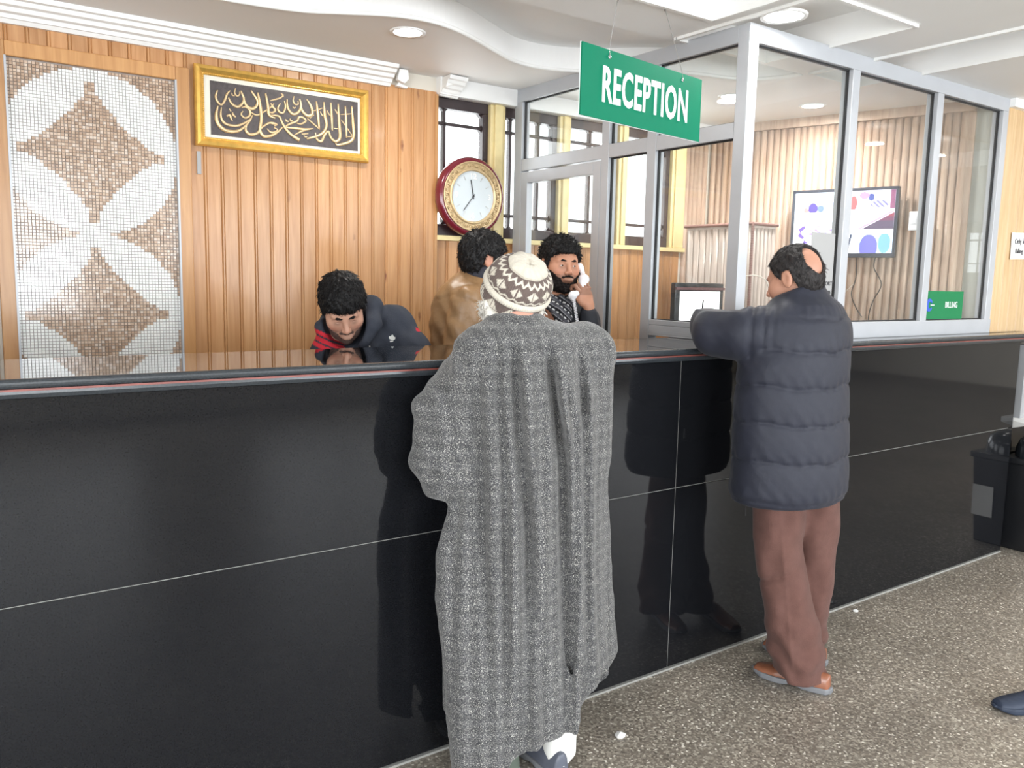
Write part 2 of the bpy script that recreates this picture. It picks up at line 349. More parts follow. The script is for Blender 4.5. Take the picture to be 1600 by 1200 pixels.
# front slab with trays (x0,x1,y0,y1)
trays = [(-1.2, 2.628, .2, 2.384), (3.02-1.2, 3.31, 2.6, 2.6), (3.66, 4.065, -2.6, 2.66), (-1.2, 2.0, -3.6, -.8)]
trays[1] = (2.72, 3.31, 1.937, 2.66)
trays.append((4.9, 7.4, -.4, 1.6)); trays.append((2.72, 3.3, -2.6, 1.45))
xs = sorted({CX0, CX1} | {t[0] for t in trays} | {t[1] for t in trays}); ys = sorted({CY0, 2.712} | {t[2] for t in trays} | {t[3] for t in trays})
for i in range(len(xs)-1):
    for j in range(len(ys)-1):
        mx_, my_ = (xs[i]+xs[i+1])/2, (ys[j]+ys[j+1])/2
        hole = any(t[0] < mx_ < t[1] and t[2] < my_ < t[3] for t in trays)
        z = ZR if hole else ZC
        ceil.add([(xs[i], ys[j], z), (xs[i+1], ys[j], z), (xs[i+1], ys[j+1], z), (xs[i], ys[j+1], z)], [(0, 1, 2, 3)])
for t in trays:
    a, b, c, d = t
    for p, q in (((a, c), (b, c)), ((b, c), (b, d)), ((b, d), (a, d)), ((a, d), (a, c))):
        ceil.add([(p[0], p[1], ZC), (q[0], q[1], ZC), (q[0], q[1], ZR), (p[0], p[1], ZR)], [(0, 1, 2, 3)])
ceil.add([(4.9, 2.712, ZC), (CX1, 2.712, ZC), (CX1, 4.2, ZC), (4.9, 4.2, ZC)], [(0, 1, 2, 3)])
ceil.box(CX0, CX1, CY0, 4.2, 2.76, 2.86)
ceiling = struct(ceil.build('ceiling', W_PAINT, fix=False))
# slim bright bead along the tray rims and the wavy rim
for t in trays:
    a, b, c, d = t; m_ = MB(); e = .012
    f = .004; z_ = ZC+.012
    m_.box(a-e, b+e, c-e, c+f, ZC-.012, z_); m_.box(a-e, b+e, d-f, d+e, ZC-.012, z_)
    m_.box(a-e, a+f, c, d, ZC-.012, z_); m_.box(b-f, b+e, c, d, ZC-.012, z_)
    m_.build('tray_bead', W_TRIM, ceiling)
m_ = MB(); m_.tube([(x, y+.004, ZC+.004) for x, y in cv], .010, 8); m_.build('wavy_bead', W_TRIM, ceiling, smooth=True)

# ---- walls
wb = MB()
wb.box(CX0, 2.285, 3.975, 4.2, 0, ZC)
wb.box(2.285, 4.3, 4.0, 4.2, 0, 1.745); wb.box(4.18, 4.62, 4.0, 4.2, 1.745, ZC)
wall_back = struct(wb.build('wall_back', WALL_P))
header = struct(box('trim_1', 2.285, 4.5, 3.93, 4.2, 2.503, ZC, W_PAINT))
# pine planks, each its own piece
PW = .0755
def plank_mesh(h, w=PW):
    pr = [(-w/2+.0005, .010), (-w/2+.0005, .004), (-w/2+.004, 0), (-w/2+.009, 0), (-w/2+.0115, .0035), (-w/2+.014, 0), (w/2-.004, 0), (w/2-.0005, .004), (w/2-.0005, .010)]
    m_ = MB(); n_ = len(pr); v = [(x, y, 0) for x, y in pr]+[(x, y, h) for x, y in pr]
    m_.add(v, [(i, i+1, n_+i+1, n_+i) for i in range(n_-1)]+[tuple(range(n_)), tuple(range(n_, 2*n_))])
    return m_.mesh('plank')
P_full = plank_mesh(2.515); P_full.materials.append(PINE)
P_top = plank_mesh(.12); P_top.materials.append(PINE)
P_sill = plank_mesh(1.745); P_sill.materials.append(PINE)
def planks(me, xs_, y, z, parent, flip=False):
    for x in xs_:
        o = bpy.data.objects.new('plank', me); COL.objects.link(o); o.location = (x, y, z); o.parent = parent
x = 2.285-PW/2-.001; xl = []
while x > -.9: xl.append(x); x -= PW
full = [x for x in xl if x > .97+.06 or x < .25]
planks(P_full, full, 3.963, 0, wall_back)
planks(P_top, [x for x in xl if .25 <= x <= 1.03], 3.963, 2.43, wall_back)
planks(P_sill, [2.287+PW/2+PW*k for k in range(25)], 3.985, 0, wall_back)
# corner post strip between pine wall and window bay
struct(MB().box(2.272, 2.29, 3.958, 4.0, 0, 2.503).build('trim_2', PTRIM))
# window bay
sill = struct(MB().box(2.288, 4.2, 3.955, 4.03, 1.745, 1.772).build('trim_3', CREAMW, bevel=.003))
Y0, Y1 = 4.0, 4.05
def window(n_, x0, x1, vbars, hb=(1.905, 2.37)):
    fr = MB(); z0, z1 = 1.772, 2.503; e = .035
    o = thing('window_%d' % n_, None, None, (0, 0, 0)); o['kind'] = 'structure'
    fr.box(x0, x0+e*.5, Y0, Y1, z0+.062, z1-.055); fr.box(x1-e, x1, Y0, Y1, z0+.062, z1-.055); fr.box(x0, x1, Y0, Y1, z0, z0+.062); fr.box(x0, x1, Y0, Y1, z1-.055, z1)
    fr.build('window_frame', DARKFR, o, bevel=.004)
    for xb in vbars: MB().box(xb-.008, xb+.008, Y0+.015, Y1, z0+.06, z1-.05).build('glazing_bar', DARKFR, o, bevel=.004)
    for zb in hb: MB().box(x0+.015, x1-e, Y0+.015, Y1, zb-.009, zb+.009).build('glazing_bar', DARKFR, o, bevel=.004)
    # rounded corner fillets where bars cross (cast grille look)
    f = MB()
    for xb in list(vbars)+[x0+e*.5, x1-e]:
        for zb in list(hb)+[z0+.062, z1-.055]:
            r = .02
            f.add([(xb-r, Y0+.02, zb), (xb, Y0+.02, zb-r), (xb+r, Y0+.02, zb), (xb, Y0+.02, zb+r), (xb-r, Y1-.005, zb), (xb, Y1-.005, zb-r), (xb+r, Y1-.005, zb), (xb, Y1-.005, zb+r)],
                  [(0, 1, 2, 3), (4, 5, 6, 7), (0, 1, 5, 4), (1, 2, 6, 5), (2, 3, 7, 6), (3, 0, 4, 7)])
    f.build('grille_boss', DARKFR, o)
    MB().box(x0+.01, x1-.01, Y0+.03, Y0+.033, z0+.03, z1-.03).build('pane', GLASS, o)
    return o
window(1, 2.288, 2.635, [2.363])
window(2, 2.735, 3.125, [2.80, 3.0])
window(3, 3.21, 3.60, [3.396])
window(4, 3.675, 4.07, [3.93])
for i, (a, b) in enumerate(((2.635, 2.735), (3.125, 3.21), (3.60, 3.675), (4.07, 4.20))):
    m_ = MB(); m_.box(a, b, 3.975, 4.06, 1.772, 2.503); m_.box(a+.022, b-.022, 3.962, 3.975, 1.772, 2.503)
    struct(m_.build('trim_%d' % (4+i), CREAMW, bevel=.006))
# side/front shell behind the photographer
struct(box('wall_left', CX0-.15, CX0, CY0, 4.2, 0, 2.75, WALL_P))
o = thing('window_9', None, None); o['kind'] = 'structure'; m_ = MB()
for k in range(5): m_.box(-3.30, -3.24, -3.83+1.1*k, -3.77+1.1*k, .2, 2.5)
m_.box(-3.30, -3.24, -3.83, .63, .2, .26); m_.box(-3.30, -3.24, -3.83, .63, 2.44, 2.5); m_.build('window_frame', ALU, o)
wf = MB(); opn = [(-1.4, 1.8), (3.0, 6.2), (7.6, 10.8)]; xx = CX0
for a, b in opn:
    wf.box(xx, a, CY0-.15, CY0, 0, 2.75); wf.box(a, b, CY0-.15, CY0, 0, .6); wf.box(a, b, CY0-.15, CY0, 2.6, 2.75); xx = b
wf.box(xx, CX1, CY0-.15, CY0, 0, 2.75)
struct(wf.build('wall_front', WALL_P))
for i, (a, b) in enumerate(opn):
    o = thing('window_%d' % (5+i), None, None); o['kind'] = 'structure'
    m_ = MB(); e = .05
    m_.box(a, b, -4.8, -4.74, .6, .66); m_.box(a, b, -4.8, -4.74, 2.54, 2.6)
    for k in range(4): xk = a+(b-a-e)*k/3; m_.box(xk, xk+e, -4.8, -4.74, .6, 2.6)
    m_.box(a, b, -4.8, -4.74, 1.9, 1.94); m_.build('window_frame', ALU, o)
wr = MB(); wr.box(CX1, CX1+.15, CY0, -2.33, 0, 2.75); wr.box(CX1, CX1+.15, -2.02, 4.2, 0, 2.75); wr.box(CX1, CX1+.15, -2.33, -2.02, 0, 1.80); wr.box(CX1, CX1+.15, -2.33, -2.02, 2.44, 2.75)
struct(wr.build('wall_right', WALL_P))
wo = thing('window_8', None, None); wo['kind'] = 'structure'
m_ = MB(); m_.box(CX1+.02, CX1+.05, -2.13, -2.115, 1.8, 2.44); m_.box(CX1+.02, CX1+.05, -2.33, -2.02, 2.3, 2.33); m_.box(CX1+.02, CX1+.05, -2.33, -2.02, 1.93, 1.95); m_.build('window_frame', W_TRIM, wo)
# pine wall right of the glass office (parallel to the counter)
wall_side = struct(MB().box(4.975, CX1, 2.335, 2.5, 0, 2.545).build('wall_side', PINE2))
struct(MB().box(4.975, CX1, 2.29, 2.5, 2.545, ZC).build('trim_8', W_PAINT))
MB().box(5.152, 6.4, 2.31, 2.334, 0, 1.249).build('dado_panel', GRANITE, wall_side)
P_pale = plank_mesh(1.245, .105); P_pale.materials.append(PINE2)
planks(P_pale, [5.034+.1055*k for k in range(9)], 2.324, 1.30, wall_side)
# ribbed wall inside the office, running obliquely
A = Vector((4.44, 3.99, 0)); B = Vector((4.895, 2.46, 0)); d = (B-A).normalized(); nrm = Vector((-abs(d.y), -d.x if d.x < 0 else -d.x, 0))
nrm = Vector((d.y, -d.x, 0)); nrm = nrm if nrm.x < 0 else -nrm
T = Matrix.Translation(A) @ Matrix(((d.x, -nrm.x, 0, 0), (d.y, -nrm.y, 0, 0), (0, 0, 1, 0), (0, 0, 0, 1)))
LEN = (B-A).length
m_ = MB(); m_.box(0, LEN, .012, .08, 0, ZC, T=T); wall_rib = struct(m_.build('wall_office', RIBW))
RP = .0435
m_ = MB(); pr = [(-RP/2+.001, .012)]+[(RP/2*.93*math.sin(a), .012-.019*math.cos(a)) for a in [(-PI/2+PI*k/8) for k in range(9)]]+[(RP/2-.001, .012)]
nn = len(pr); m_.add([(x, y, 0) for x, y in pr]+[(x, y, 2.535) for x, y in pr], [(i, i+1, nn+i+1, nn+i) for i in range(nn-1)]+[tuple(range(nn)), tuple(range(nn, 2*nn))])
ribm = m_.mesh('slat'); ribm.materials.append(RIBW); ribm.shade_smooth()
for k in range(int(LEN/RP)):
    o = bpy.data.objects.new('slat', ribm); COL.objects.link(o); o.parent = wall_rib
    o.location = A+d*(RP*(k+.5)); o.rotation_euler = (0, 0, math.atan2(d.y, d.x)+(PI if False else 0))
    if nrm.dot(Vector((math.sin(o.rotation_euler.z), -math.cos(o.rotation_euler.z), 0))) < 0: o.rotation_euler.z += PI
    o.location -= Vector((0, 0, 0))
m_ = MB(); m_.box(0, LEN, -.03, .012, 2.535, ZC, T=T); struct(m_.build('trim_9', RIBW))
# flat ribbed strip on the back wall between the windows and the oblique wall
for k in range(5):
    o = bpy.data.objects.new('slat', ribm); COL.objects.link(o); o.parent = wall_back; o.location = (4.225+RP*k, 3.987, 0)
# grey return wall at the right end of the office
struct(box('wall_return', 4.93, 4.97, 2.36, 2.5, 0, ZC, GREY_P))
# crown moulding along the pine wall, broken off near the window
def crown(name, x0, x1, parent=None):
    pr = [(3.965, 2.50), (3.945, 2.50), (3.935, 2.515), (3.925, 2.515), (3.918, 2.53), (3.90, 2.535), (3.893, 2.55), (3.875, 2.555), (3.868, 2.57), (3.85, 2.573), (3.845, 2.59), (3.965, 2.59)]
    m_ = MB(); k = len(pr); m_.add([(x0, y, z) for y, z in pr]+[(x1, y, z-.0) for y, z in pr], [(i, (i+1) % k, k+(i+1) % k, k+i) for i in range(k)]+[tuple(range(k)), tuple(range(k, 2*k))])
    return m_.build(name, W_TRIM, parent)
struct(crown('trim_10', CX0, 2.0))
def chunk(pts, t, label, rot=0):
    m_ = MB(); m_.prism(pts, 0, t)
    for k in range(3):
        z = min(p[1] for p in pts)+(k+1)*.02
    o = m_.build('plaster_fragment', W_TRIM, None, bevel=.004)
    return tag(o, label, 'plaster', 'broken pieces of the crown moulding')
c = crown('moulding_fragment', 2.105, 2.215); tag(c, 'largest broken piece of white crown moulding, right of the gap, above pine wall', 'moulding', 'broken pieces of the crown moulding')
c.rotation_euler = (0, math.radians(2), 0); c.location = (.10, 0, .072)
o = chunk([(2.02, 2.53), (2.06, 2.515), (2.085, 2.54), (2.08, 2.585), (2.03, 2.585)], .03, 'small irregular white plaster lump in the gap beside the cut moulding end'); o.location.y = 3.90
o = chunk([(2.03, 2.505), (2.09, 2.50), (2.095, 2.51), (2.08, 2.515), (2.04, 2.525)], .03, 'flat white plaster strip stuck below the gap in the moulding'); o.location.y = 3.93
o = chunk([(2.29, 2.53), (2.34, 2.55), (2.37, 2.588), (2.3, 2.588)], .05, 'white plaster piece by the window corner, rightmost of the broken bits'); o.location.y = 3.88
# grey patch on wall beside the calligraphy
o = MB().box(1.045, 1.062, 3.955, 3.962, 1.985, 2.085).build('wall_patch', PAPERG); tag(o, 'pale smudge strip on the pine just below the calligraphy frame left corner', 'patch')

# ================================================================== MOSAIC PANEL
mp = thing('mosaic_panel', 'wood-framed mosaic of white petals around brown four-pointed stars on pine wall', 'mosaic', (.63, 3.96, 0))
MXL, MXR, MZ0, MZ1 = .318, .958, .9, 2.377
MB().box(MXL-.63, MXR-.63, .0, .012, MZ0, MZ1).build('mortar_bed', mat('mosaic_grout', (150, 142, 136), .8), mp)
nx = 48; pit = (MXR-MXL)/nx; pz = .0128; nz_ = int((MZ1-MZ0)/pz)
wt, bt = MB(), MB()
def star_brown(x, z):
    # circles (radius R) stacked every 2R, white petals, brown concave stars
    R = .338; cx, cz0 = .622, 2.035
    kz = round((z-cz0)/(2*R)); u = (x-cx)/R*1.0; v = (z-cz0-kz*2*R)/R
    if abs(u) > .995: u = 2.0-abs(u)
    au, av = abs(u), abs(v)
    if u*u+v*v > 1.0 and not (au < .17 and av > .9) : return True
    if max(au, av) < .85 and (au**.8+av**.8 < .875 or (au < .055 and av < .84) or (av < .055 and au < .84)): return True
    return False
for i in range(nx):
    for j in range(nz_):
        x = MXL+(i+.5)*pit; z = MZ0+(j+.5)*pz
        br = star_brown(x, z); t = .0045+rnd.random()*.0015; g = .0006
        x0, x1, z0, z1 = x-pit/2+g-.63, x+pit/2-g-.63, z-pz/2+g, z+pz/2-g
        if br: cc = rnd.choice([(196, 172, 150), (182, 156, 134), (206, 184, 164), (170, 146, 126), (190, 164, 142), (214, 198, 184)])
        else: cc = rnd.choice([(242, 243, 242), (238, 240, 238), (246, 246, 244)])
        b_ = bt if br else wt; y1 = -t; i0 = len(b_.v)
        b_.add([(x0, 0, z0), (x1, 0, z0), (x1, 0, z1), (x0, 0, z1), (x0+.0008, y1, z0+.0008), (x1-.0008, y1, z0+.0008), (x1-.0008, y1, z1-.0008), (x0+.0008, y1, z1-.0008)],
               [(4, 5, 6, 7), (0, 1, 5, 4), (1, 2, 6, 5), (2, 3, 7, 6), (3, 0, 4, 7)], 0, srgb(*cc))
TILE = mat('glazed_tile', rough=.14, attr='Col', var=0, coat=.4)
tag(wt.build('white_tiles', TILE, mp, col=True, fix=False), 'glossy white mosaic tiles forming petals', None, None, 'stuff')
tag(bt.build('brown_tiles', TILE, mp, col=True, fix=False), 'glossy beige and brown mosaic tiles forming stars', None, None, 'stuff')
fr = .058
for (a, b, c_, d_) in ((MXL-fr-.63, MXL-.63, MZ0-.05, MZ1+fr), (MXR-.63, MXR+fr-.63, MZ0-.05, MZ1+fr)):
    MB().box(a, b, -.022, .012, c_, d_).build('frame_upright', PTRIM, mp, bevel=.004)
MB().box(MXL-.63, MXR-.63, -.022, .012, MZ1, MZ1+fr).build('frame_rail', PTRIM, mp, bevel=.004)
for xx in (MXL-.63, MXR-.63): MB().box(xx-.004, xx+.004, -.026, .0, MZ0-.05, MZ1).build('frame_bead', ALU, mp)

# ================================================================== COUNTER
cb = thing('reception_counter', 'long black polished granite reception counter clad in large slabs', 'counter', (1.8, 2.6, 0))
off = Vector((1.8, 2.6, 0))
def lb(name, x0, x1, y0, y1, z0, z1, m, par, bevel=0):
    return MB().box(x0-off.x, x1-off.x, y0-off.y, y1-off.y, z0, z1).build(name, m, par, bevel=bevel)
g = .0014
lb('carcass', -1.6, 4.85, 2.245, 2.45, .0, 1.25, mat('counter_carcass', (90, 72, 56), .7), cb)
for (a, b) in ((-1.6, 2.367), (2.367, 5.15)):
    for (z0, z1) in ((.012, .75), (.75, 1.25)):
        lb('granite_panel', a+g, b-g, 2.22, 2.246, z0+g, z1-g, GRANITE, cb, bevel=.0012)
lb('end_panel', 5.14, 5.151, 2.222, 2.33, .012, 1.25, GRANITE, cb)
lb('joint_line', -1.6, 5.1, 2.2215, 2.2455, .7492, .7508, GROUT, cb)
lb('joint_line', 2.3661, 2.3679, 2.2215, 2.2455, .012, 1.25, GROUT, cb)
lb('base_bead', -1.6, 5.15, 2.216, 2.246, 0, .007, GROUT, cb)
lb('staff_desk', -1.6, 2.7, 2.5, 2.68, 0, 1.02, mat('desk_wood', (110, 80, 56), .5), cb)
ct = thing('countertop', 'black glossy granite countertop with rounded edge and thin red stripe', 'countertop', (1.8, 2.6, 1.25))
def lt(name, prof, m, sm=False):
    m_ = MB(); k = len(prof); m_.add([(-1.6-1.8, y-2.6, z-1.25) for y, z in prof]+[(5.34-1.8, y-2.6, z-1.25) for y, z in prof],
        [(i, (i+1) % k, k+(i+1) % k, k+i) for i in range(k)]+[tuple(range(k)), tuple(range(k, 2*k))])
    return m_.build(name, m, ct)
lt('slab', [(2.205, 1.297), (2.685, 1.297), (2.69, 1.292), (2.69, 1.273), (2.205, 1.273)], GRANTOP)
lt('bullnose_edge', [(2.205, 1.297)]+[(2.2-.0115*math.sin(a), 1.285+.012*math.cos(a)) for a in [PI*k/8 for k in range(9)]]+[(2.205, 1.273)], GREDGE)
lt('red_stripe', [(2.1925, 1.2735), (2.1925, 1.268), (2.3, 1.268), (2.3, 1.2735)], REDST)
lt('lower_edge', [(2.192, 1.2685), (2.191, 1.262), (2.196, 1.252), (2.21, 1.25), (2.69, 1.25), (2.69, 1.2735), (2.31, 1.2735), (2.31, 1.2685)], GREDGE)

# ================================================================== GLASS OFFICE
go = thing('glass_partition', 'silver aluminium framed glass office partition standing on the counter', 'partition', (2.78, 2.32, 0))
GX, GY = 2.78, 2.32
def al(name, x0, x1, y0, y1, z0, z1, m=ALU, bev=.002):
    return MB().box(x0-GX, x1-GX, y0-GY, y1-GY, z0, z1).build(name, m, go, bevel=bev)
ZB, ZT = 1.297, ZC
# front face (parallel to counter)
al('corner_post', 2.78, 2.838, 2.32, 2.38, ZB, ZT)
for x0, x1 in ((3.50, 3.556), (4.232, 4.29), (4.915, 4.975)): al('mullion', x0, x1, 2.32, 2.38, ZB, ZT-.07)
al('top_rail', 2.838, 4.975, 2.32, 2.38, 2.52, ZT)
al('bottom_rail', 2.838, 4.975, 2.315, 2.38, ZB, 1.375)
for a, b in ((2.838, 3.50), (3.556, 4.232), (4.29, 4.915)):
    for (x0, x1, z0, z1) in ((a, a+.006, 1.375, 2.52), (b-.006, b, 1.375, 2.52), (a, b, 1.375, 1.381), (a, b, 2.514, 2.52)):
        al('gasket', x0, x1, 2.342, 2.356, z0, z1, GASKET, 0)
    al('pane', a, b, 2.347, 2.351, 1.375, 2.52, GLASS, 0)
# side face (perpendicular), x about 2.78 .. 2.83
for y0, y1, z0, z1 in ((2.828, 2.885, 0, 2.52), (3.15, 3.203, 0, 2.52), (3.882, 3.95, 0, 2.52)): al('side_post', 2.78, 2.835, y0, y1, z0, z1)
al('side_top_rail', 2.78, 2.835, 2.38, 3.95, 2.52, ZT)
for y0, y1 in ((2.38, 2.828), (2.885, 3.15), (3.203, 3.882)): al('side_mid_rail', 2.782, 2.833, y0, y1, 2.143, 2.208)
for (z0, z1) in ((1.348, 1.372), (1.322, 1.347), (1.2975, 1.305)): al('side_bottom_rail', 2.782, 2.83, 2.38, 2.828, z0, z1)
al('side_bottom_rail', 2.782, 2.83, 2.38, 2.828, 1.305, 1.324)
for a, b, z0, z1 in ((2.38, 2.828, 1.372, 2.143), (2.38, 2.828, 2.208, 2.52), (2.885, 3.15, .1, 2.143), (2.885, 3.15, 2.208, 2.52), (3.205, 3.88, 2.208, 2.52)):
    for (y0, y1, c_, d_) in ((a, a+.005, z0, z1), (b-.005, b, z0, z1), (a, b, z0, z0+.004), (a, b, z1-.005, z1)):
        al('gasket', 2.798, 2.812, y0, y1, c_, d_, GASKET, 0)
    al('pane', 2.803, 2.807, a, b, z0, z1, GLASS, 0)
# door leaf in the side face
dl = MB(); e = .06; a, b, z0, z1 = 3.205, 3.88, .02, 2.135
dl.box(0, .04, a-GY, a-GY+e, z0, z1); dl.box(0, .04, b-GY-e, b-GY, z0, z1); dl.box(0, .04, a-GY+e, b-GY-e, z0, .14); dl.box(0, .04, a-GY+e, b-GY-e, z1-e, z1)
dl.box(0, .04, a-GY+e, b-GY-e, .95, 1.02)
door = dl.build('door', ALU, go, bevel=.003)
MB().box(.018, .022, a-GY+e, b-GY-e, .14, z1-e).build('door_pane', GLASS, door)
MB().tube([(-.03, a-GY+.03, .95), (-.05, a-GY+.03, .97), (-.05, a-GY+.03, 1.13), (-.03, a-GY+.03, 1.15)], .008).build('door_handle', ALU, door, smooth=True)
# paper taped to the glass, with two small lines of print
pp = thing('glass_notice', 'grey paper notice taped on office glass behind the bald man', 'notice', (3.39, 2.343, 1.6))
MB().box(-.088, .088, -.001, .001, -.2, .185).build('sheet', PAPERG, pp)
def text(name, s, size, m, parent, loc, rot=(PI/2, 0, 0), ext=.001, sx=1, bold=0, align='CENTER', sp=1.0):
    c = bpy.data.curves.new(name, 'FONT'); c.body = s; c.size = size; c.extrude = ext; c.align_x = align; c.align_y = 'CENTER'; c.offset = bold; c.resolution_u = 3; c.space_character = sp
    o = bpy.data.objects.new(name, c); COL.objects.link(o); dg = bpy.context.evaluated_depsgraph_get()
    me = bpy.data.meshes.new_from_object(o.evaluated_get(dg)); bpy.data.objects.remove(o)
    t_ = link(name, me, m, parent); t_.location = loc; t_.rotation_euler = rot; t_.scale = (sx, 1, 1); return t_
text('lettering', 'REPORTS', .026, INK, pp, (.045, -.002, -.045)); text('lettering', 'HERE', .022, INK, pp, (.055, -.002, -.085))
# BILLING sign
bs = thing('billing_sign', 'small green BILLING sign with blue emblem at foot of right office pane', 'sign', (4.49, 2.335, 1.455))
MB().box(-.19, .19, -.002, .002, -.074, .074).build('board', BILLG, bs)
text('lettering', 'BILLING', .046, SIGNW, bs, (.065, -.004, 0), sx=.74, sp=1.08)
m_ = MB(); m_.prism([(-.185+.0*k, 0) for k in ()] or [(-.16+.034*math.cos(t), .034*math.sin(t)) for t in [PI/6+2*PI*k/24*.83 for k in range(25)]]+[(-.16+.016*math.cos(t)+.008, .018*math.sin(t)) for t in [PI/6+2*PI*(24-k)/24*.83 for k in range(25)]], -.0045, -.002); m_.build('emblem', BLUE, bs)
m_ = MB(); m_.box(-.145, -.11, -.0045, -.002, -.002, .003); m_.build('emblem_line', SIGNW, bs)

# ================================================================== HANGING RECEPTION SIGN
ang = math.radians(9.31)
rs = thing('reception_sign', 'green hanging RECEPTION sign with white letters on two thin wires', 'sign', (2.0945, 2.189, 2.3), (0, 0, ang))
MB().box(-.342, .342, -.0, .005, -.225, 0).build('board', SIGNG, rs)
MB().box(-.3435, .3435, .005, .008, -.2265, .0015).build('back_edge', SIGNW, rs)
text('lettering', 'RECEPTION', .158, SIGNW, rs, (.008, -.001, -.118), sx=.56, bold=.0036, ext=.0012, sp=1.09)
for xx in (-.205, .215):
    m_ = MB(); m_.lathe([(.0025, 0), (.0065, 0), (.0065, .002), (.0025, .002)], 14, Matrix.Translation((xx, 0, -.022)) @ Matrix.Rotation(PI/2, 4, 'X')); m_.build('eyelet', STEEL, rs, smooth=True)
Ri = Matrix.Rotation(-ang, 3, 'Z')
for xx, hk in ((-.205, (2.165, 2.43, 2.59)), (.215, (2.386, 2.41, 2.59))):
    e_ = Ri @ (Vector(hk)-Vector((2.0945, 2.189, 2.3)))
    MB().tube([(xx, -.002, -.022), (xx, .002, .004), e_], .0013, 6).build('hanging_wire', STEEL, rs)
    MB().tube([e_+Vector((0, 0, -.012)), e_+Vector((.006, 0, -.006)), e_+Vector((.004, 0, 0))], .003, 6).build('ceiling_hook', STEEL, rs)

# ================================================================== DOWNLIGHTS
def downlight(x, y, label, r=.062):
    t = thing('downlight', label, 'ceiling light', (x, y, ZC), group='round recessed downlights')
    MB().lathe([(r, -.004), (r+.014, -.006), (r+.016, 0), (r+.016, .004), (r, .004)], 32).build('trim_ring', W_TRIM, t, smooth=True)
    MB().lathe([(0, -.007), (r*.6, -.007), (r*.95, -.004), (r, 0)], 32).build('diffuser', LAMP, t, smooth=True)
    l = bpy.data.lights.new('downlight_lamp', 'AREA'); l.shape = 'DISK'; l.size = 2*r; l.energy = 9; l.color = (1, .985, .95)
    lo = bpy.data.objects.new('downlight_lamp', l); COL.objects.link(lo); lo.parent = t; lo.location = (0, 0, -.012)
    return t
downlight(1.772, 3.332, 'bright round downlight on the low wavy ceiling over the staff')
downlight(2.821, 2.193, 'bright round downlight just above the glass office front corner', .075)
downlight(4.333, 3.126, 'round downlight inside the glass office nearest the ribbed wall')
downlight(3.78, 3.263, 'round downlight inside the office seen beside the corner post', .058)
for i, (x, y) in enumerate(((5.76, 1.09), (6.62, 1.09), (-.4, 3.75), (.9, -.1+.0), (3.45, -.2))):  # the last two are unseen lamps, added to raise the fill light
    if i == 2: continue
    if i == 3: x, y = 2.65, -.3
    downlight(x, y, ('front ceiling downlight mirrored in the middle office pane', 'front ceiling downlight mirrored in the right office pane', '', 'unseen downlight added for fill light behind the photographer, over the old man side', 'unseen downlight added for fill light behind the photographer, towards the waste bin side')[i])

# ================================================================== FRAMED CALLIGRAPHY
FX0, FX1, FZ0, FZ1 = 1.037, 1.875, 2.108, 2.46
cf = thing('calligraphy_picture', 'gold-framed dark relief panel of golden Arabic calligraphy on the pine wall', 'picture', ((FX0+FX1)/2, 3.955, (FZ0+FZ1)/2))
hw, hh = (FX1-FX0)/2, (FZ1-FZ0)/2
prof = [(0, 0), (0, -.022), (.006, -.03), (.018, -.034), (.028, -.026), (.034, -.02), (.038, -.02), (.042, -.014), (.042, 0)]
vs = []; k = len(prof)
for sx, sz in ((-1, -1), (1, -1), (1, 1), (-1, 1)):
    for (i_, y_) in prof: vs.append((sx*(hw-i_), y_, sz*(hh-i_)))
fs = [(c_*k+i, c_*k+i+1, ((c_+1) % 4)*k+i+1, ((c_+1) % 4)*k+i) for c_ in range(4) for i in range(k-1)]
MB().add(vs, fs).build('gold_moulding', GOLD, cf)
bd = MB()
for c_ in range(4):
    L_ = (hw-.038) if c_ % 2 == 0 else (hh-.038); cnt = int(2*L_/.009)
    for i in range(cnt):
        t = -L_+(i+.5)*2*L_/cnt; p = (t, -.021, -(hh-.037)) if c_ == 0 else (hw-.037, -.021, t) if c_ == 1 else (t, -.021, hh-.037) if c_ == 2 else (-(hw-.037), -.021, t)
        r = .0034; bd.add([(p[0]-r, p[1], p[2]), (p[0]+r, p[1], p[2]), (p[0], p[1], p[2]-r), (p[0], p[1], p[2]+r), (p[0], p[1]-r, p[2])], [(0, 2, 4), (2, 1, 4), (1, 3, 4), (3, 0, 4)])
tag(bd.build('beading', GOLD, cf), kind='stuff')
MB().box(-hw+.04, hw-.04, -.010, 0, -hh+.04, hh-.04).build('mount', MOUNT, cf)
DX0, DX1, DZ0, DZ1 = -hw+.069, hw-.055, -hh+.055, hh-.062
MB().box(DX0, DX1, -.013, -.009, DZ0, DZ1).build('relief_panel', CALBG, cf)
